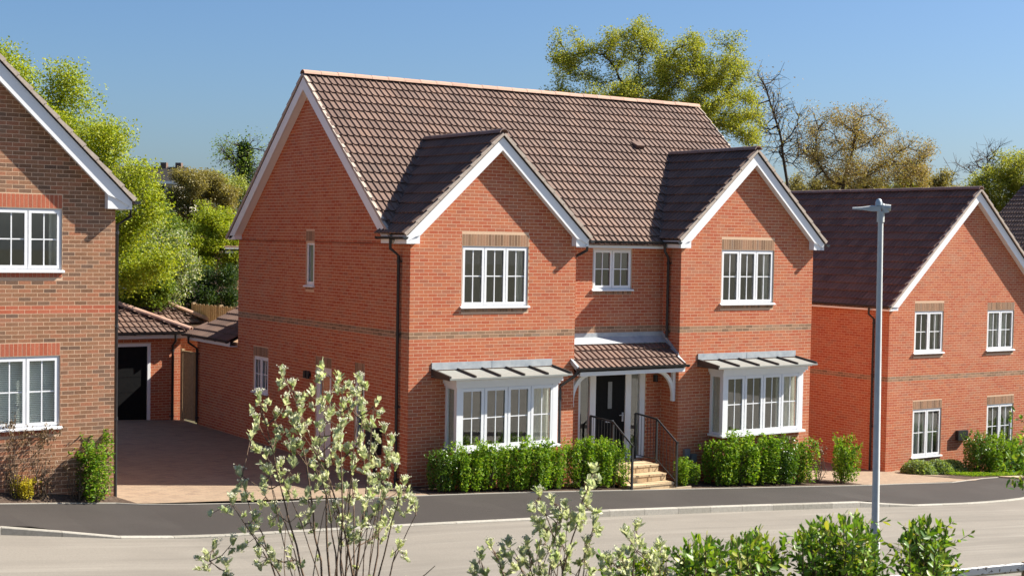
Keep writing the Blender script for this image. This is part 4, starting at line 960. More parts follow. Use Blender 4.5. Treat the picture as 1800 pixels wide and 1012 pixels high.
# another gabled house further down the street, only its dark left roof slope in view
c = at(1755, 374, 72); px_ = .8; B3b = (c[0]-3.6, c[1], -3.0)
B3 = thing('gabled_house', 'dark tiled roof slope cut by the right edge of the photo beyond the gabled house', 'house', B3b); e3 = c[2]+3.0-3.6*px_-.08; r3 = 6.0
mb = MB(); mb.box(.25, 2*r3-.25, -8.8, -.2, 0, e3); mb.prism([(.25, -.2, e3+.15), (2*r3-.25, -.2, e3+.15), (r3, -.2, e3+r3*px_-.1)], (0, -8.6, 0)); mb.build('wall', RED, B3)
tp = Tiling(B3, B3b)
for sg in (-1, 1):
    s, n = nrm((-sg, 0, px_)), nrm((sg*px_, 0, 1)); xe = r3+sg*r3
    P = [(xe, -9, e3), (xe, 0, e3), (r3, 0, e3+r3*px_), (r3, -9, e3+r3*px_)]; slab(B3, 'roof', P if sg < 0 else P[::-1], n, .05, DECK)
    tp.slope((xe, 0, e3) if sg < 0 else (xe, -9, e3), s, n, 9, r3*math.hypot(1, px_), rank=1 if sg < 0 else 0)
tp.finish(150); ridge_run(B3, (r3, -9, e3+r3*px_), (r3, 0, e3+r3*px_), .12, m=bpy.data.materials['brown_ridge_tile'])
# distant house on the rise at the left
c = at(262, 318, 88)
B4 = thing('distant_house', 'far house with dark roof and chimneys showing between the trees at left', 'house', (c[0], c[1], 0)); z0 = c[2]; rdx = nrm(CR*[1, 1, 0]); rdy = np.array([-rdx[1], rdx[0], 0])
Fd = lambda a, b, c_=0.0: rdx*a-rdy*c_+np.array([0, 0, b])
mb = MB(); mb.fbox(Fd, -4, 1.5, 0, z0, -6, 0); mb.build('wall', mottled('cream_render', (.55, .5, .42), (.5, .46, .4), 2), B4)
mb = MB(); mb.prism([Fd(-4.3, z0, .3), Fd(-4.3, z0+.95, -2.2), Fd(-4.3, z0, -4.7)], rdx*6.1); mb.build('roof', mottled('slate_roof', (.03, .028, .028), (.05, .045, .042), 3, .9, .05), B4)
mb = MB(); mb.fbox(Fd, -4.3, 1.8, z0-.16, z0, .28, .34); mb.build('fascia', WHITE, B4)
for a in (1.1, .2): mb = MB(); mb.fbox(Fd, a, a+.35, z0+.5, z0+1.2, -2.4, -1.9); mb.build('chimney', mottled('chimney_brick', (.12, .08, .06), (.16, .1, .08), 5), B4)
mb = MB(); mb.fbox(Fd, .3, .9, z0-1.2, z0-.3, .005, .03); mb.build('window', DOORB, B4)
# ================================================================== vegetation
def leaf_cloud(name, parent, C, size, m, aspect=.55, up=.35, fold=True, kind=None, spread=None, N=None, jit=.35):
    """many leaf-sized diamonds (two folded halves each) at points C"""
    C = np.asarray(C, float); n = len(C)
    if n == 0: return None
    sz = size*(1-jit+2*jit*rng.random(n))
    nv = rng.normal(size=(n, 3)); nv[:, 2] = np.abs(nv[:, 2])+up; nv /= np.linalg.norm(nv, axis=1)[:, None]
    t = rng.normal(size=(n, 3)); t -= (t*nv).sum(1)[:, None]*nv; t /= np.linalg.norm(t, axis=1)[:, None]
    b = np.cross(nv, t); h = sz[:, None]
    p0 = C-t*h*.5; p2 = C+t*h*.5; p1 = C+b*h*aspect*.5+nv*h*.10; p3 = C-b*h*aspect*.5+nv*h*.10
    V = np.stack([p0, p1, p2, p3], 1).reshape(-1, 3)
    L = (np.array([0, 1, 2, 0, 2, 3])[None]+4*np.arange(n)[:, None]).ravel()
    me = mesh_np(name, V, np.full(2*n, 3), L, [m], None, np.repeat(rng.random(n), 2))
    return tagk(link(name, me, parent), kind=kind)
def tubes(name, parent, segs, m, nside=5, kind=None):
    """segs: list of (p, q, rp, rq); all branches of one plant as one mesh"""
    P = np.array([s_[0] for s_ in segs]); Q = np.array([s_[1] for s_ in segs]); rp = np.array([s_[2] for s_ in segs]); rq = np.array([s_[3] for s_ in segs])
    t = Q-P; t /= np.linalg.norm(t, axis=1)[:, None]+1e-9
    a = np.cross(t, [.3, .2, .9]); a /= np.linalg.norm(a, axis=1)[:, None]+1e-9; b = np.cross(t, a)
    th = 2*PI*np.arange(nside)/nside; c, s_ = np.cos(th), np.sin(th)
    ring = a[:, None]*c[None, :, None]+b[:, None]*s_[None, :, None]
    V = np.concatenate([P[:, None]+ring*rp[:, None, None], Q[:, None]+ring*rq[:, None, None]], 1).reshape(-1, 3)
    q = np.array([(i, (i+1) % nside, nside+(i+1) % nside, nside+i) for i in range(nside)])
    L = (q[None]+2*nside*np.arange(len(segs))[:, None, None]).ravel()
    me = mesh_np(name, V, np.full(len(segs)*nside, 4), L, [m], None, None, True)
    return tagk(link(name, me, parent), kind=kind)
def colonise(root, blobs, npts, step, rnd, kill=2.2, infl=9, trunk_to=None, iters=140, gnarl=.25):
    """space-colonisation skeleton: branches grow from the trunk towards points spread in the crown's blobs"""
    pts = []
    vol = np.array([b[3]*b[4]*b[5] for b in blobs]); cnt = np.maximum(8, (npts*vol/vol.sum()).astype(int))
    for (x, y, z, rx, ry, rz), k in zip(blobs, cnt):
        v = rnd.normal(size=(k, 3)); v /= np.linalg.norm(v, axis=1)[:, None]; r = rnd.random(k)**.38
        pts.append(np.array([x, y, z])+v*r[:, None]*np.array([rx, ry, rz]))
    A = np.concatenate(pts)
    N = [np.array(root, float)]; par = [-1]
    tgt = np.array(trunk_to if trunk_to is not None else A.mean(0)*np.array([1, 1, .75])); 
    d = tgt-N[0]; L = np.linalg.norm(d); k = max(2, int(L/step))
    for i in range(k):
        N.append(N[0]+d*(i+1)/k+rnd.normal(size=3)*step*.12*(i < k-1)); par.append(len(N)-2)
    NA = np.array(N); alive = np.ones(len(A), bool)
    best = np.full(len(A), 1e9); who = np.zeros(len(A), int)
    def upd(idx):
        D = np.linalg.norm(A[:, None]-NA[idx][None], axis=2); j = D.argmin(1); dm = D[np.arange(len(A)), j]
        c = dm < best; best[c] = dm[c]; who[c] = np.array(idx)[j[c]]
    upd(list(range(len(NA))))
    for it in range(iters):
        alive &= best > kill*step
        use = alive & (best < infl*step*(3 if it < 6 else 1))
        if not use.any(): break
        dirs = {}
        for i in np.nonzero(use)[0]:
            v = A[i]-NA[who[i]]; dirs.setdefault(who[i], []).append(v/np.linalg.norm(v))
        new = []
        for w_, vs in dirs.items():
            v = np.sum(vs, 0)+rnd.normal(size=3)*gnarl*len(vs)**.5; v /= np.linalg.norm(v)+1e-9
            new.append(NA[w_]+v*step); par.append(int(w_))
        i0 = len(NA); NA = np.concatenate([NA, np.array(new)]); upd(list(range(i0, len(NA))))
        if len(NA) > 6000: break
    return NA, par, A
def radii(N, par, tip, expo=2.3, rmax=None):
    n = len(N); acc = np.zeros(n); ch = np.zeros(n, int)
    for i in range(1, n): ch[par[i]] += 1
    for i in range(n-1, 0, -1):
        if ch[i] == 0: acc[i] = tip**expo
        acc[par[i]] += acc[i]
    r = np.maximum(acc, 1e-9)**(1/expo)
    if rmax: r = np.minimum(r, rmax)
    return r, ch
def tree(name, label, root, blobs, seed, npts=500, step=.55, tip=.02, leaf=None, nleaf=25000, lsize=.14, lsig=.38, bark=None, trunk_to=None, group=None, twigs=3, twl=.5, cat='tree', gnarl=.25, kill=2.2, leafdens=None, rmax=.5):
    rnd = np.random.default_rng(seed); root = np.array(root, float)
    rel = [(b[0]-root[0], b[1]-root[1], b[2]-root[2], *b[3:]) for b in blobs]
    T = thing(name, label, cat, root, 0, group)
    N, par, A = colonise((0, 0, 0), rel, npts, step, rnd, kill=kill, trunk_to=None if trunk_to is None else np.array(trunk_to)-root, gnarl=gnarl)
    r, ch = radii(N, par, tip, rmax=rmax)
    segs = [(N[par[i]], N[i], r[par[i]] if par[i] and r[par[i]] < 2.2*r[i] else r[i]*1.15, r[i]) for i in range(1, len(N))]
    tips = [i for i in range(1, len(N)) if r[i] < tip*2.4]
    tw = []; ends = []
    for i in tips:
        d = nrm(N[i]-N[par[i]]+1e-6)
        for k in range(twigs):
            v = d+rnd.normal(size=3)*.75; v = nrm(v); l = twl*(.5+rnd.random())
            m1 = N[i]+v*l*.5; e = m1+nrm(v+rnd.normal(size=3)*.35)*l*.5
            tw += [(N[i], m1, tip*.8, tip*.55), (m1, e, tip*.55, tip*.3)]; ends += [e, m1]
            for kk in range(2):
                e2 = m1+nrm(v+rnd.normal(size=3)*.8)*l*.5; tw.append((m1, e2, tip*.45, tip*.22)); ends.append(e2)
    tubes('trunk', T, segs, bark or BARK, 6)
    if tw: tubes('twigs', T, tw, bark or BARK, 3, 'stuff')
    if leaf is not None and nleaf:
        E_ = np.array(ends+[N[i] for i in tips]); wgt = .25+rnd.random(len(E_))**2
        if leafdens is not None: wgt = wgt*np.array([leafdens(e+root) for e in E_])
        wgt /= wgt.sum(); idx = rnd.choice(len(E_), nleaf, p=wgt)
        C = E_[idx]+np.clip(rnd.normal(size=(nleaf, 3)), -1.7, 1.7)*lsig*np.array([1, 1, .8])
        leaf_cloud('crown', T, C, lsize, leaf, kind='stuff')
    return T
LIME = leafm('young_lime_leaf', [(0, (.20,.28,.02)), (.4, (.32,.39,.03)), (.8, (.42,.46,.04)), (1, (.50,.50,.07))])
OAKY = leafm('yellow_green_oak_leaf', [(0, (.20,.25,.035)), (.4, (.33,.365,.05)), (.8, (.43,.435,.07)), (1, (.44,.40,.09))])
OAKB = leafm('bronze_oak_leaf', [(0, (.28,.19,.08)), (.45, (.38,.27,.11)), (.8, (.42,.34,.13)), (1, (.36,.36,.11))], .35)
MIDG = leafm('mid_green_leaf', [(0, (.09,.16,.02)), (.5, (.17,.25,.035)), (1, (.28,.34,.05))])
DARKG = leafm('dark_green_leaf', [(0, (.02,.045,.01)), (.6, (.04,.08,.016)), (1, (.075,.12,.02))])
OLIVE = leafm('olive_leaf', [(0, (.20,.175,.06)), (.5, (.28,.24,.09)), (1, (.36,.31,.12))])
PALEG = leafm('pale_green_leaf', [(0, (.23,.28,.05)), (.5, (.32,.36,.08)), (1, (.40,.42,.14))])
BLOSS = leafm('hawthorn_blossom', [(0, (.13,.21,.04)), (.6, (.24,.32,.07)), (.72, (.55,.58,.42)), (1, (.72,.72,.6))])
PRIV = leafm('hedge_leaf', [(0, (.07,.165,.012)), (.4, (.14,.275,.02)), (.75, (.25,.385,.035)), (1, (.38,.46,.07))], .5, .5, .2)
PRIVD = leafm('dark_hedge_leaf', [(0, (.05,.12,.012)), (.5, (.10,.20,.018)), (1, (.18,.29,.03))], .4, .35, .45)
LAV = leafm('lavender_leaf', [(0, (.13,.21,.07)), (.5, (.22,.31,.11)), (1, (.32,.40,.16))])
GOLD = leafm('golden_leaf', [(0, (.42,.36,.02)), (.6, (.62,.52,.03)), (1, (.7,.62,.12))])
DRYL = leafm('dry_leaf', [(0, (.10,.065,.035)), (.6, (.17,.11,.06)), (1, (.24,.17,.10))], .2)
def B(px, py, d, rx, rz, ry=None, dd=0):
    """crown blob centred on the sight line (px, py) at depth d; rx, rz given in photo pixels"""
    c = at(px, py, d+dd); k = d/FPX; return (c[0], c[1], c[2], rx*k, (ry if ry else rx)*k, rz*k)
def foot(px, d, z=None):
    c = at(px, 500, d); return (c[0], c[1], zf(c[0], c[1])-.2 if z is None else z)
# tall young-leaved tree at the left
tree('broadleaf_tree', 'tall lime green tree in young leaf behind the left house', foot(30, 43), [B(20, 190, 43, 105, 105), B(140, 250, 43, 88, 85), B(200, 330, 43, 75, 90), B(60, 330, 43, 140, 120), B(255, 420, 43, 62, 95), B(190, 440, 43, 70, 80), B(-60, 160, 43, 110, 100), B(-90, 320, 43, 110, 120)], 11, 900, .42, .014, LIME, 165000, .085, .27, trunk_to=at(30, 470, 43), twl=.40)
# oak behind the ridge
oak = [B(1010, 95, 62, 52, 45), B(1000, 165, 62, 55, 40), B(1105, 85, 62, 65, 55), B(1190, 105, 62, 68, 48), B(1120, 160, 62, 95, 45), B(1265, 120, 62, 60, 50), B(1290, 200, 62, 58, 55), B(1230, 170, 62, 90, 60), B(1310, 245, 62, 45, 30), B(1060, 190, 62, 110, 40)]
tree('oak_tree', 'large yellow green oak rising behind the ridge of the detached house', foot(1130, 62), oak, 5, 1300, .40, .017, OAKY, 92000, .088, .165, bark=BARKD, trunk_to=at(1130, 260, 62), twl=.5, gnarl=.45, group=None)
bare = [B(1350, 190, 66, 42, 55), B(1380, 250, 66, 48, 50), B(1340, 150, 66, 25, 40), B(1400, 210, 66, 22, 40)]
tree('bare_tree', 'bare grey tree with twisted boughs between the green oak and bronze oak', foot(1375, 66), bare, 8, 520, .40, .024, OAKB, 900, .10, .3, bark=BARKD, trunk_to=at(1385, 330, 66), twl=.9, gnarl=.55, twigs=4)
brn = [B(1470, 225, 70, 60, 42), B(1530, 240, 70, 58, 52), B(1450, 275, 70, 65, 42), B(1555, 285, 70, 60, 38), B(1500, 300, 70, 90, 28), B(1520, 205, 70, 40, 22), B(1425, 300, 70, 35, 25)]
tree('oak_tree', 'bronze leaved oak with spreading dark boughs above the right house roof', foot(1490, 70), brn, 21, 1000, .42, .021, OAKB, 24000, .082, .20, bark=BARKD, trunk_to=at(1480, 340, 70), twl=.6, gnarl=.5)
brn2 = [B(1610, 290, 74, 36, 35), B(1632, 268, 74, 18, 26), B(1590, 315, 74, 40, 20)]
tree('oak_tree', 'small bronze tree at the right hand end of the spreading oak', foot(1600, 74), brn2, 23, 380, .36, .020, OAKB, 9500, .082, .2, bark=BARKD, trunk_to=at(1600, 340, 74), gnarl=.45)
rt = [B(1745, 320, 76, 48, 42), B(1790, 305, 76, 48, 48), B(1830, 330, 76, 50, 60), B(1720, 345, 76, 36, 25), B(1780, 360, 76, 60, 35)]
tree('broadleaf_tree', 'olive yellow tree in new leaf behind the apex of the right house', foot(1775, 76), rt, 31, 620, .45, .018, OAKY, 36000, .10, .22, bark=BARKD, trunk_to=at(1775, 385, 76))
rb = [B(1735, 280, 92, 45, 26), B(1765, 270, 92, 26, 22), B(1700, 300, 92, 30, 22)]
tree('bare_tree', 'hazy leafless treetop behind the olive yellow tree', foot(1735, 92), rb, 32, 420, .5, .026, None, 0, trunk_to=at(1735, 340, 92), twl=1.0, twigs=5)
tree('bare_tree', 'thin leafless tree left of the olive yellow tree on the skyline', foot(1672, 92), [B(1672, 312, 92, 18, 24)], 33, 160, .45, .026, None, 0, trunk_to=at(1672, 345, 92), twl=.9, twigs=5)
ivy = [B(405, 268, 78, 28, 25), B(450, 262, 78, 30, 26), B(428, 285, 78, 40, 30)]
T = tree('bare_tree', 'bare tree with an ivy clad trunk on the skyline left of the gable', foot(430, 78), ivy, 41, 460, .40, .027, MIDG, 1500, .12, .3, bark=BARKD, trunk_to=at(430, 300, 78), twl=.8, twigs=4)
rnd = np.random.default_rng(3); q = []
for k in range(3000):
    t = rnd.random(); c = at(430+rnd.normal()*3, 330-75*t, 78)-np.array(T.location); q.append(c+rnd.normal(size=3)*np.array([.30, .30, .3])*(1.1-.6*t))
leaf_cloud('ivy', T, q, .15, DARKG, kind='stuff')
# bushes and hedgerow trees behind the garages
def bush(name, label, px, py, d, rx, rz, m, n, lsize, seed, group=None, sparse=False, cat='bush', extra=(), lsig=.16):
    k = d/FPX; c = at(px, py, d); g = zf(c[0], c[1])-.2
    bl = [B(px, py, d, rx, rz)]+[B(*e[:2], d, *e[2:]) for e in extra]
    tree(name, label, (c[0], c[1], g), bl, seed, 330, .36 if not sparse else .4, .012, m, int(n*1.7), lsize*.78, lsig, trunk_to=(c[0], c[1], g+(c[2]-g)*.55), twl=.38, cat=cat)
bush('round_bush', 'round olive brown bush standing against the sky left of the gable', 350, 335, 58, 62, 45, OLIVE, 17000, .11, 51, extra=[(320, 365, 40, 40), (392, 360, 40, 40)])
bush('green_bush', 'light green bush between the round bush and the gable', 402, 325, 64, 40, 32, PALEG, 11000, .12, 52, extra=[(372, 310, 34, 20), (425, 350, 25, 40)])
bush('hawthorn_bush', 'hawthorn with white blossom above the garage roof', 285, 440, 47, 52, 52, BLOSS, 16000, .085, 53, extra=[(310, 480, 40, 35), (262, 400, 30, 40)])
bush('green_bush', 'yellow green bush low against the detached house corner', 378, 405, 52, 50, 42, LIME, 15000, .10, 54, extra=[(345, 430, 40, 40), (405, 440, 30, 50)])
bush('green_bush', 'dark green undergrowth bush just above the garden fence', 375, 500, 49, 52, 40, DARKG, 13000, .10, 55, extra=[(330, 515, 50, 30), (410, 490, 26, 45)])
bush('green_bush', 'mid green bush behind the garage ridge at left', 230, 470, 46, 42, 52, MIDG, 13000, .10, 56, extra=[(215, 420, 40, 50), (270, 500, 50, 28)])
bush('green_bush', 'green scrub filling the gap under the round olive bush', 320, 425, 56, 60, 45, MIDG, 14000, .11, 57, extra=[(300, 390, 40, 40)])
# low bushes on the skyline between the two right roofs
for i, (px, rx, m, lab) in enumerate([(1400, 40, OLIVE, 'olive bush on the skyline directly right of the second gable'), (1462, 42, OLIVE, 'olive bush below the bronze oak, second from the gable'), (1525, 45, OLIVE, 'olive bush in the middle of the row below the bronze oak'), (1590, 42, OAKY, 'yellowish bush at the right end of the row below the bronze oak'), (1650, 40, OLIVE, 'low olive bush below the thin leafless tree')]):
    bush('hedgerow_bush', lab, px, 335, 80, rx, 30, m, 6500, .13, 60+i)

# clipped shrubs along the fronts: a few masters, copied
def shrub_me(seed, m, n=3400, w_=.36, h=.95, ls=.05, top=.85):
    """leaf positions of a hedge plant: a handful of upright sprays of unequal height"""
    r = np.random.default_rng(seed); out_ = []; K = 9
    for k in range(K):
        a = 2*PI*k/K+r.random()*.6; rr = w_*(.30+.55*r.random()) if k else 0; hh = h*(.72+.36*r.random()); c = np.array([rr*math.cos(a), rr*math.sin(a)]); wk = w_*(.30+.16*r.random())
        q = int(n/K); z = r.random(q)**.8; ang = r.random(q)*2*PI; pr = (np.sin(np.clip(z*1.02, .03, 1)*PI*.80+.25))**.6
        rad = wk*pr*(.35+.65*np.sqrt(r.random(q)))
        out_.append(np.stack([c[0]*(1+.15*z)+rad*np.cos(ang), c[1]*(1+.15*z)+rad*np.sin(ang), .05+z*hh], 1))
        for t in range(4):
            e = np.array([c[0]*1.2+r.normal()*.08, c[1]*1.2+r.normal()*.08, hh]); v = np.array([r.normal()*.06, r.normal()*.06, .09+.12*r.random()])
            out_.append(e+np.outer(r.random(12), v)+r.normal(size=(12, 3))*.014)
    return np.concatenate(out_)
MASTERS = {}
def shrub(label, x, y, s=1.0, h=1.0, kind='hedge', seed=1, group=None, name='clipped_shrub', cat='shrub'):
    key = (kind, seed)
    if key not in MASTERS:
        m = {'hedge': PRIV, 'dark': PRIVD, 'lav': LAV, 'gold': GOLD, 'dry': DRYL, 'tall': PRIV}[kind]
        o = thing(name, label, cat, (0, 0, 0))
        if kind == 'lav': r = np.random.default_rng(seed); v = r.normal(size=(2200, 3)); v /= np.linalg.norm(v, axis=1)[:, None]; v[:, 2] = np.abs(v[:, 2]); C = v*np.array([.42, .42, .38])*(r.random(2200)**.25)[:, None]
        elif kind == 'gold': C = shrub_me(seed, m, 1500, .26, .6)
        elif kind == 'dry': C = shrub_me(seed, m, 260, .30, 1.0, top=.6)
        elif kind == 'tall': C = shrub_me(seed, m, 3000, .30, 1.35)
        else: C = shrub_me(seed, m)
        leaf_cloud('crown', o, C, {'lav': .065, 'gold': .05, 'dry': .045}.get(kind, .055), m, .55, .2, kind='stuff')
        r = np.random.default_rng(seed+90); sg = []
        for i in range(12):
            a = r.random()*6.28; p = np.array([.05*math.cos(a), .05*math.sin(a), -.05]); e = np.array([.26*math.cos(a)*r.random(), .26*math.sin(a)*r.random(), (.3 if kind == 'lav' else .85)*(.6+.5*r.random())])
            mid = (p+e)/2+r.normal(size=3)*.05; sg += [(p, mid, .010, .007), (mid, e, .007, .003)]
            for _ in range(3 if kind == 'dry' else 1): sg.append((mid, mid+r.normal(size=3)*.14+np.array([0, 0, .12]), .005, .002))
        tubes('stem', o, sg, BARK, 4, 'stuff'); MASTERS[key] = o; new = o
    else:
        src = MASTERS[key]; new = src.copy(); COL.objects.link(new); new.name = name
        for ch in list(src.children):
            c2 = ch.copy(); COL.objects.link(c2); c2.parent = new
        tagk(new, label, cat)
    if group: new['group'] = group
    new.location = (x, y, zf(x, y)-.0); new.scale = (s, s, h); new.rotation_euler = (0, 0, (x*7.3) % 6.28)
    return new
GB = 'clipped shrubs under the bay windows'
ord_ = ['first', 'second', 'third', 'fourth', 'fifth', 'sixth', 'seventh']
for i, (x, y, s_, h, kd) in enumerate([(.42, -.72, .85, .80, 'dark'), (.95, -.80, 1.0, .92, 'hedge'), (1.55, -.82, 1.0, .98, 'hedge'), (2.15, -.80, 1.0, .86, 'hedge'), (2.75, -.82, 1.12, 1.04, 'hedge'), (3.36, -.76, .92, .88, 'hedge')]):
    shrub(f'{ord_[i]} bushy green shrub from the drive under the left bay window', x, y, s_, h, kd, 1+i % 3, GB)
for i, (x, y, s_, h) in enumerate([(4.02, -.72, 1.05, 1.0), (4.5, -.70, 1.05, 1.02), (4.95, -.70, .95, 1.0)]):
    shrub(f'{ord_[i]} green shrub of the trio left of the front steps', x, y, s_, h, 'hedge', 1+i % 3, GB)
shrub('small green shrub at the foot of the right handrail and grey ducts', 7.15, -.60, .95, .60, 'hedge', 2, GB)
for i, (x, y, s_, h, kd) in enumerate([(8.15, -.72, 1.15, .98, 'hedge'), (8.8, -.74, 1.3, 1.18, 'hedge'), (9.5, -.74, 1.35, 1.12, 'hedge'), (10.2, -.74, 1.25, 1.05, 'dark'), (10.8, -.72, 1.2, 1.02, 'hedge')]):
    shrub(f'{ord_[i]} green shrub from the steps under the right bay window', x, y, s_, h, kd, 1+i % 3, GB)
shrub('thin brownish twiggy shrub between the right bay shrubs and the house corner', 11.5, -.66, .9, .8, 'dry', 4)
shrub('tall rounded green shrub at the right corner of the detached house', 12.4, -.70, 1.05, 1.08, 'hedge', 3, GB)
shrub('upright green climber shrub leaning on the left house corner', -6.82, -.36, 1.12, .84, 'tall', 6, name='climbing_shrub')
shrub('dry brown stems at the foot of the green climber shrub', -7.15, -.36, .85, .62, 'dry', 5, name='dry_shrub')
shrub('thin dry trellis plant in the middle of the left house wall', -7.78, -.34, .9, 1.15, 'dry', 7, name='dry_shrub')
shrub('thin dry plant at the left edge beside the golden shrub', -8.30, -.32, .7, 1.25, 'dry', 8, name='dry_shrub')
shrub('golden yellow shrub in the bark bed at the left edge', -8.12, -.30, .85, .62, 'gold', 9, name='golden_shrub')
for i, (x, y, s_) in enumerate([(18.55, 2.2, 1.3), (19.4, 2.2, 1.2), (20.05, 2.25, 1.2)]):
    shrub(['rounded lavender mound at the left corner of the right house', 'middle lavender mound under the lower left window', 'lavender mound nearest the hedge of the right house'][i], x, y, s_, 1.15, 'lav', 11+i, 'lavender mounds by the right house', 'lavender')
for i, (x, y, s_, h, kd) in enumerate([(20.75, 1.9, 1.1, 1.15, 'dark'), (21.35, 1.8, 1.2, .9, 'hedge'), (21.95, 1.9, 1.3, 1.1, 'hedge'), (22.6, 1.9, 1.2, .85, 'hedge'), (23.25, 1.9, 1.3, 1.05, 'hedge'), (24.0, 2.0, 1.1, 1.3, 'dark'), (24.8, 2.0, 1.2, 1.4, 'hedge')]):
    shrub(f'{ord_[i]} loose shrub from the left in the bed of the right house', x, y, s_, h, kd, 1+i % 3, 'shrubs in the bed of the right house')
gc = rng.random((9000, 2)); gx_, gy_ = 19.2+gc[:, 0]*6, .75+gc[:, 1]*1.2
q = np.stack([gx_, gy_, np.array([zf(a, b)+.03 for a, b in zip(gx_, gy_)])+rng.random(9000)*.05], 1)
leaf_cloud('grass', None, q, .07, PRIV, .25, .0, kind='stuff')
# paving flag by the road at the far right
mb = MB(); z = zf(20.5)
mb.add([(x, y, zf(x, y)+dz) for dz in (-.05, .035) for x, y in ((20.0, .5), (20.5, -.25), (22.2, -.1), (21.6, .66))], [(3,2,1,0),(4,5,6,7),(0,1,5,4),(1,2,6,5),(2,3,7,6),(3,0,4,7)]); tagk(mb.build('paving', SLAB), kind='structure')

# ------------------------------------------------------------------ foreground plants
WB_T = leafm('whitebeam_leaf', [(0, (.42,.48,.28)), (.35, (.60,.62,.40)), (.7, (.76,.75,.54)), (.9, (.50,.58,.24)), (1, (.36,.46,.14))], .45, .6, .2, (1.0, 1.0, .72))
WB_B = toned('whitebeam_bud', [(0, (.50,.48,.33)), (1, (.68,.65,.50))], .8, .2, 20, .1)
LAUR = leafm('laurel_leaf', [(0, (.07,.15,.018)), (.45, (.14,.27,.026)), (.8, (.28,.41,.045)), (1, (.46,.44,.09))], .35, .42, .35)
RSTEM = mottled('red_brown_stem', (.11,.065,.045), (.16,.11,.07), 30, .8, .2)
def leaf_mesh(name, L, W, m, curl=.15):
    xs_ = [0, .25, .55, .82, 1.0]; ws = [.10, .75, 1.0, .62, .02]; V = []; Fs = []
    for x, w_ in zip(xs_, ws):
        z = curl*L*(x*x)
        V += [(x*L, -w_*W/2, z+.12*w_*W), (x*L, 0, z), (x*L, w_*W/2, z+.12*w_*W)]
    for i in range(4):
        for j in range(2): Fs.append((3*i+j, 3*i+3+j, 3*i+4+j, 3*i+1+j))
    me = bpy.data.meshes.new(name); me.from_pydata(V, [], Fs); me.materials.append(m); me.polygons.foreach_set('use_smooth', [True]*len(Fs)); me.update(); return me
def place_leaves(parent, me, Ms, nmax, name='leaf'):
    """Ms: leaf frames (4x4) in the parent's space; the nearest ones become objects, the rest one joined piece"""
    base = np.array(parent.location); sc = []
    for i, M in enumerate(Ms):
        px, py, k = scr(M[:3, 3]+base); vis = -20 < px < 1820 and -20 < py < 1030
        v = nrm(CAMP-(M[:3, 3]+base)); f = abs(M[:3, 2] @ v)/np.linalg.norm(M[:3, 2])*np.linalg.norm(M[:3, 0])**2
        sc.append(((f+.2)/k/k if vis else 0, i))
    sc.sort(reverse=True); pick = set(i for s_, i in sc[:nmax] if s_ > 0)
    V0 = np.array([v.co for v in me.vertices]); L0 = np.array([list(p.vertices) for p in me.polygons])
    VV = []; n = 0
    for i, M in enumerate(Ms):
        if i in pick: objmat(link(name, me, parent), M)
        else: VV.append(V0 @ M[:3, :3].T+M[:3, 3]); n += 1
    if n:
        L = (L0[None]+len(V0)*np.arange(n)[:, None, None]).ravel()
        m2 = mesh_np(name, np.concatenate(VV), np.full(n*len(L0), 4), L, list(me.materials), None, np.repeat(rng.random(n), len(L0)), True)
        tagk(link(name, m2, parent), kind='stuff')
def leaf_frame(p, direction, up, s=1.0):
    x = nrm(direction); z = np.array(up)-x*np.dot(up, x)
    if np.linalg.norm(z) < 1e-3: z = np.array([1., 0, 0])-x*x[0]
    z = nrm(z); y = np.cross(z, x); return frame_matrix(p, x*s, y*s, z*s)
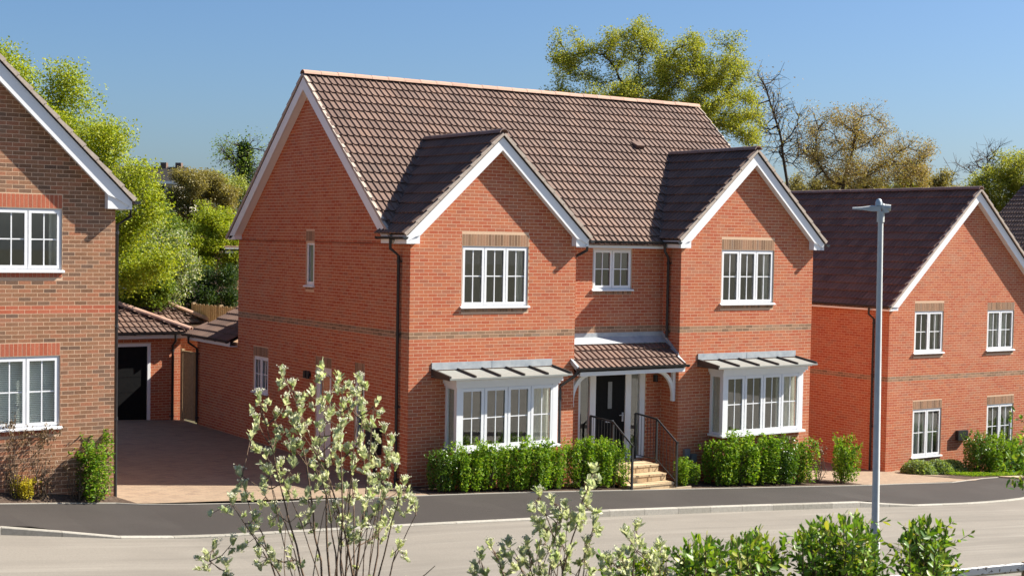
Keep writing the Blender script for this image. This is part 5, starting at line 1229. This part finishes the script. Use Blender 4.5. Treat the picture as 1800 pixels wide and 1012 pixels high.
def whitebeam(label, base_px, d, clusters, stems, seed, size=.066, nmax=300, leafn=(13, 20)):
    r = np.random.default_rng(seed); c = at(base_px, 1012, d); base = np.array([c[0], c[1], zbank(c[0], c[1])-.05])
    T = thing('whitebeam', label, 'young tree', base); segs = []; Ms = []; buds = []
    # main stems fan out from the foot; side shoots leave them for every rosette
    SP = []
    for (px, py, dd) in stems:
        e = at(px, py, d+dd)-base; n = 14; sway = r.normal(size=3)*.10; P = []
        for i in range(n+1):
            t = i/n; P.append(e*np.array([t**1.35, t**1.35, t])+sway*math.sin(t*PI)*np.array([1, 1, .1])+r.normal(size=3)*.008)
        for i in range(n): segs.append((P[i], P[i+1], .013*(1-i/n)+.0035, .013*(1-(i+1)/n)+.0035))
        SP += [(p, i/n) for i, p in enumerate(P) if i > 3]
    for _ in range(len(stems)):                             # thinner shoots between the main stems
        px, py = clusters[r.integers(len(clusters))]; e = at(px+r.normal()*8, py+12, d+r.normal()*.35)-base; n = 10; sway = r.normal(size=3)*.12; b0 = r.normal(size=3)*np.array([.16, .16, 0]); P = []
        for i in range(n+1):
            t = i/n; P.append(b0*(1-t)+e*np.array([t**1.3, t**1.3, t])+sway*math.sin(t*PI)*np.array([1, 1, .1])+r.normal(size=3)*.006)
        for i in range(n): segs.append((P[i], P[i+1], .0075*(1-i/n)+.0025, .0075*(1-(i+1)/n)+.0025))
        SP += [(p, i/n) for i, p in enumerate(P) if i > 3]
    SPp = np.array([s_[0] for s_ in SP])
    def rosette(p, ax, s_, bud):
        k = r.integers(*leafn)
        ax = nrm(ax)
        for i in range(k):
            a = 2*PI*i/k+r.random()*.7; o = nrm(np.cross(ax, [.3, .5, .1])); o2 = np.cross(ax, o); rad = o*math.cos(a)+o2*math.sin(a)
            tl = .35+r.random()*.85; dr = ax*math.cos(tl)+rad*math.sin(tl); Ms.append(leaf_frame(p+ax*r.random()*.03-ax*.022*(i % 3), dr, ax*.6-rad, s_*(.6+.75*r.random())))
        if bud:
            for i in range(26): q_ = p+ax*(.055+.016*r.random())*s_+r.normal(size=3)*np.array([.022, .022, .009])*s_; buds.append(q_)
    for (px, py) in clusters:
        p = at(px+r.normal()*1.5, py, d+r.normal()*.28)-base; dist = np.linalg.norm(SPp-p, axis=1)+np.where(SPp[:, 2] > p[2]-.05, 5, 0)+np.abs(SPp[:, 2]-p[2]+.22)*.5
        s0 = SPp[dist.argmin()]; v = p-s0; m1 = s0+v*.5+np.array([0, 0, -.10*np.linalg.norm(v[:2])])+r.normal(size=3)*.015
        segs += [(s0, m1, .006, .0045), (m1, p, .0045, .0032)]
        ax = np.array([0, 0, 1.0])+.35*nrm(p-m1)+r.normal(size=3)*.12; rosette(p, ax, 1.0, r.random() < .85)
        for _ in range(3 if r.random() < .6 else 4):      # smaller side rosettes just below
            q_ = p+np.array([r.normal()*.06, r.normal()*.06, -.06-.09*r.random()]); segs.append((m1*.4+p*.6, q_, .0032, .0025)); rosette(q_, np.array([r.normal()*.7, r.normal()*.7, .8]), .72, r.random() < .25)
    for (p, t) in SP:                                         # a few leaves up the stems
        if r.random() < .22 and t < .97:
            q_ = p+r.normal(size=3)*.03; v = r.normal(size=3); v[2] = abs(v[2])+.4
            rosette(q_+nrm(v)*.05, v, .55, False); segs.append((p, q_+nrm(v)*.05, .003, .002))
    tubes('stem', T, segs, RSTEM, 6)
    place_leaves(T, leaf_mesh('leaf', size, size*.52, WB_T, .25), Ms, nmax)
    if buds:
        mb = MB()
        for b in buds:
            s_ = .0075; mb.add([b+np.array(v)*s_ for v in ((1,0,0),(-1,0,0),(0,1,0),(0,-1,0),(0,0,1),(0,0,-1))], [(0,2,4),(2,1,4),(1,3,4),(3,0,4),(2,0,5),(1,2,5),(3,1,5),(0,3,5)])
        mb.build('buds', WB_B, T, 'stuff')
    return T
CL1 = [(497,657),(516,678),(454,696),(566,647),(597,666),(615,682),(632,668),(630,694),(661,709),(454,740),(485,732),(531,725),(578,701),(607,713),(636,732),(601,748),(442,767),(487,769),(562,754),(675,756),(690,775),(683,798),(683,816),(466,800),(516,783),(636,771),(640,802),(582,798),(551,821),(473,829),(423,833),(516,818),(597,837),(570,843),(675,837),(710,848),(621,856),(466,864),(411,880),(504,856),(675,868),(702,868),(485,899),(547,910),(613,914),(659,899),(617,934),(663,930),(690,907),(411,953),(365,980),(396,992),(454,976),(481,980),(512,972),(702,961),(530,760),(548,690),(500,705),(588,770),(655,790),(540,870),(430,855),(445,910),(640,890),(590,890),(520,745),(612,792),(575,735),(440,935),(378,960),(560,780),(495,815),(650,845),(725,880)]
whitebeam('tall whitebeam sapling with silvery rosettes of new leaf in front of the drive', 600, 14.0, CL1, [(500, 665, 0), (520, 690, .2), (568, 655, 0), (600, 680, -.2), (632, 690, .1), (660, 720, 0), (455, 705, -.1), (690, 785, .2), (705, 855, -.2), (425, 840, .1), (410, 890, -.2), (730, 905, .1), (765, 990, 0), (370, 985, -.1), (560, 800, -.3), (620, 830, .3), (480, 860, .25)], 3)
CL2 = [(1041,826),(1035,855),(1032,884),(947,868),(971,881),(994,891),(952,923),(981,912),(1044,920),(863,959),(845,978),(897,957),(929,957),(963,949),(986,951),(1031,954),(910,993),(947,980),(973,996),(1030,978),(837,1006),(955,900),(1025,905),(1000,975),(880,1000),(920,975)]
whitebeam('low whitebeam with upright shoots in front of the kerb, centre of the photo', 965, 13.2, CL2, [(1041, 832, 0), (948, 875, .1), (985, 895, -.1), (1045, 925, .2), (865, 965, 0), (900, 965, .2), (845, 985, -.1), (930, 962, .1), (1030, 960, -.2), (970, 990, .2)], 4, .074)
CL3 = [(1117,925),(1104,941),(1088,978),(1156,962),(1143,978),(1072,983),(1170,975),(1125,960),(1100,1000),(1150,1000)]
whitebeam('small whitebeam sprig mixed with laurel between the low whitebeam and the hedge', 1120, 13.0, CL3, [(1117, 932, 0), (1156, 968, .1), (1090, 985, -.1), (1072, 990, .1), (1170, 982, 0)], 6, .074, 200)
def laurel(label, px0, px1, pytop, d, seed, nsh, nmax=300, size=.098, dens=1.0, dome=22):
    r = np.random.default_rng(seed); pm = (px0+px1)/2; c = at(pm, 1012, d); base = np.array([c[0], c[1], zbank(c[0], c[1])-.05])
    T = thing('laurel_bush', label, 'laurel', base, 0, 'laurels along the rail'); segs = []; Ms = []
    def shoot(s0, e, n, r0):
        m1 = s0+(e-s0)*.5+r.normal(size=3)*.02; segs.extend([(s0, m1, r0, r0*.7), (m1, e, r0*.7, .0025)])
        for i in range(n):
            u = .22+.78*(i+.5)/n; p = s0+(m1-s0)*u/.5 if u < .5 else m1+(e-m1)*(u-.5)/.5
            ax = nrm(e-m1); o = nrm(np.cross(ax, [.21, .4, .1])); o2 = np.cross(ax, o); a = i*2.4+r.random()*.8; rad = o*math.cos(a)+o2*math.sin(a)
            tl = 1.15-.75*max(0, u-.6)/.4+r.normal()*.25; dr = rad*math.sin(tl)+ax*math.cos(tl)
            Ms.append(leaf_frame(p, dr, ax-rad*.4+r.normal(size=3)*.3, (.55+.55*r.random())*(1-.3*(u > .95))))
    for k in range(int(nsh*2.4)):
        t = (k+.5)/int(nsh*2.4); px = px0+(px1-px0)*t+r.normal()*6; edge = abs(2*t-1); py = pytop+dome*edge**2.2+r.random()**1.5*46*(1 if k % 4 else .15)
        e = at(px, py, d+r.normal()*.34)-base; s0 = np.array([e[0]*.55, e[1]*.55, .05]); segs.append((s0, s0+(e-s0)*.55, .012, .008)); b0 = s0+(e-s0)*.35
        shoot(b0, e, 15, .007)
        for q in range(4):
            u = .30+.6*r.random(); p = s0+(e-s0)*u; v = np.array([r.normal()*.16, r.normal()*.16, .10+.14*r.random()])
            if p[2]+v[2] < e[2]-.02: shoot(p, p+v, 8, .004)
    tubes('stem', T, segs, RSTEM, 5); place_leaves(T, leaf_mesh('leaf', size, size*.46, LAUR, .10), Ms, nmax); return T
laurel('laurel clump at the bottom edge right of the whitebeam sprig', 1200, 1268, 938, 13.2, 71, 12)
laurel('laurel clump left of the tallest laurel', 1290, 1362, 926, 13.4, 72, 14)
laurel('tallest glossy green laurel standing in front of the lamp post', 1404, 1548, 900, 13.6, 73, 22, dome=34)
laurel('dark laurel bush beside the white rail post', 1590, 1664, 910, 14.2, 74, 12, dome=30)
laurel('low laurel shoots behind the small whitebeam sprig', 1070, 1180, 958, 13.6, 75, 12)
# leafy bough that enters at the right edge
def edge_bough():
    r = np.random.default_rng(81); d = 15.0; c = at(1850, 1012, d); base = np.array([c[0], c[1], zbank(c[0], c[1])-.05])
    T = thing('laurel_tree', 'dark leafy bough coming in from outside the right edge', 'tree', base); segs = []; Ms = []
    tr = [np.array([0, 0, 0]), at(1870, 900, d)-base, at(1860, 720, d)-base]; segs += [(tr[0], tr[1], .03, .022), (tr[1], tr[2], .022, .01)]
    for (px, py, n) in [(1792, 738, 26), (1800, 770, 18), (1785, 800, 34), (1775, 812, 26), (1790, 835, 40), (1796, 855, 26), (1810, 790, 60), (1815, 830, 60), (1830, 750, 60), (1840, 700, 50)]:
        e = at(px, py, d+r.normal()*.2)-base; s0 = tr[1]+(tr[2]-tr[1])*max(0, min(1, (900-py)/180-.15)); segs.append((s0, e, .008, .003))
        for i in range(n):
            p = e+(s0-e)*r.random()*.18+r.normal(size=3)*.075; v = r.normal(size=3); v[2] += .2; Ms.append(leaf_frame(p, v, np.array([0, 0, 1.])+r.normal(size=3)*.4, .6+.4*r.random()))
    tubes('trunk', T, segs, BARK, 6); place_leaves(T, leaf_mesh('leaf', .085, .042, LAUR, .1), Ms, 120)
edge_bough()

# ================================================================== street lamp and knee rail
d = 20.5; top = at(1549, 346, d); bx = at(1541, 930, d); gz = zbank(bx[0], bx[1])-.1
LP = thing('street_lamp', 'tall galvanised street lamp with a small side lantern in front of the right house', 'street lamp', (bx[0], bx[1], gz)); hL = top[2]-gz; off = top-np.array([bx[0], bx[1], 0]); off[2] = 0
hd = off+np.array([0, 0, hL-.22]); mid = off*((2.0)/hL)+np.array([0, 0, 2.0])
mb = MB(); mb.tube([(0, 0, 0), mid*[1, 1, .7]], .068, 16); mb.build('base_column', GALV, LP)
mb = MB(); mb.tube([mid*[1, 1, .69], mid*[1, 1, .74], hd], [.068, .052, .036], 16); mb.build('column', GALV, LP)
mb = MB(); mb.tube([hd-np.array([0, 0, .13]), hd+np.array([0, 0, .02])], .052, 14); mb.build('collar', GALV, LP)
ax = nrm(-CR*[1, 1, 0]+CF*[1, 1, 0]*.25)
mb = MB(); mb.tube([hd+np.array([0, 0, .0])-ax*.07, hd+np.array([0, 0, .06])-ax*.06, hd+np.array([0, 0, .10])-ax*.01], [.045, .05, .04], 12); mb.tube([hd-ax*.06+np.array([0, 0, .07]), hd-ax*.135+np.array([0, 0, .07])], [.05, .042], 12); mb.build('bracket', GALV, LP)
mb = MB(); w_ = np.cross(ax, [0, 0, 1.]); pr = [(0.0, .075, .085, .02), (.12, .075, .088, .018), (.25, .060, .068, .036), (.385, .040, .060, .042)]; V = []
for (x, wd, zt_, zb_) in pr:
    for sx, zz in ((-1, zb_), (1, zb_), (1, zt_), (.4, zt_+.012), (-.4, zt_+.012), (-1, zt_)): V.append(hd+ax*x+w_*sx*wd*.6+np.array([0, 0, zz]))
Fs = [(6*i+j, 6*i+(j+1) % 6, 6*i+6+(j+1) % 6, 6*i+6+j) for i in range(3) for j in range(6)]+[tuple(range(6))[::-1], tuple(range(18, 24))]; mb.add(V, Fs); mb.build('lantern', GALV, LP)
mb = MB(); c0 = hd+ax*.03+np.array([0, 0, .095]); mb.tube([c0, c0+np.array([0, 0, .05]), c0+np.array([0, 0, .085]), c0+np.array([0, 0, .10])], [.05, .048, .035, .012], 12); mb.build('photocell', mat('photocell_cap', (.42, .47, .50), .35, .5), LP)

KR = thing('knee_rail', 'white timber knee rail with mud spatter at the bottom right corner', 'fence', (0, 0, 0))
d = 17.0; P = [at(1520, 1017, 16.68), at(1652, 1003.5, 17.0), at(1806, 988.5, 17.36), at(1960, 974, 17.75)]
KR.location = [float(v) for v in (P[1][0], P[1][1], 0)]; o = np.array([P[1][0], P[1][1], 0])
for i in range(3):
    a, b = P[i]-o, P[i+1]-o; dd = nrm(b-a); nn = nrm(np.cross(dd, [0, 0, 1.])); up = np.array([0, 0, 1.]); mb = MB(); a2, b2 = a+dd*.052*(i > 0), b-dd*.05; h = .105
    mb.prism([a2-nn*.03, a2+nn*.03, a2+nn*.03-up*(h-.03), a2-up*h, a2-nn*.03-up*(h-.03)][::-1], b2-a2); mb.build('rail', WPAINT, KR)
for i in range(1, 3):
    a = P[i]-o; g = zbank(*P[i][:2])-.2; mb = MB(); s_ = .045; mb.box(a[0]-s_, a[0]+s_, a[1]-s_, a[1]+s_, g, a[2]+.012); mb.build('post', TIMBER, KR)
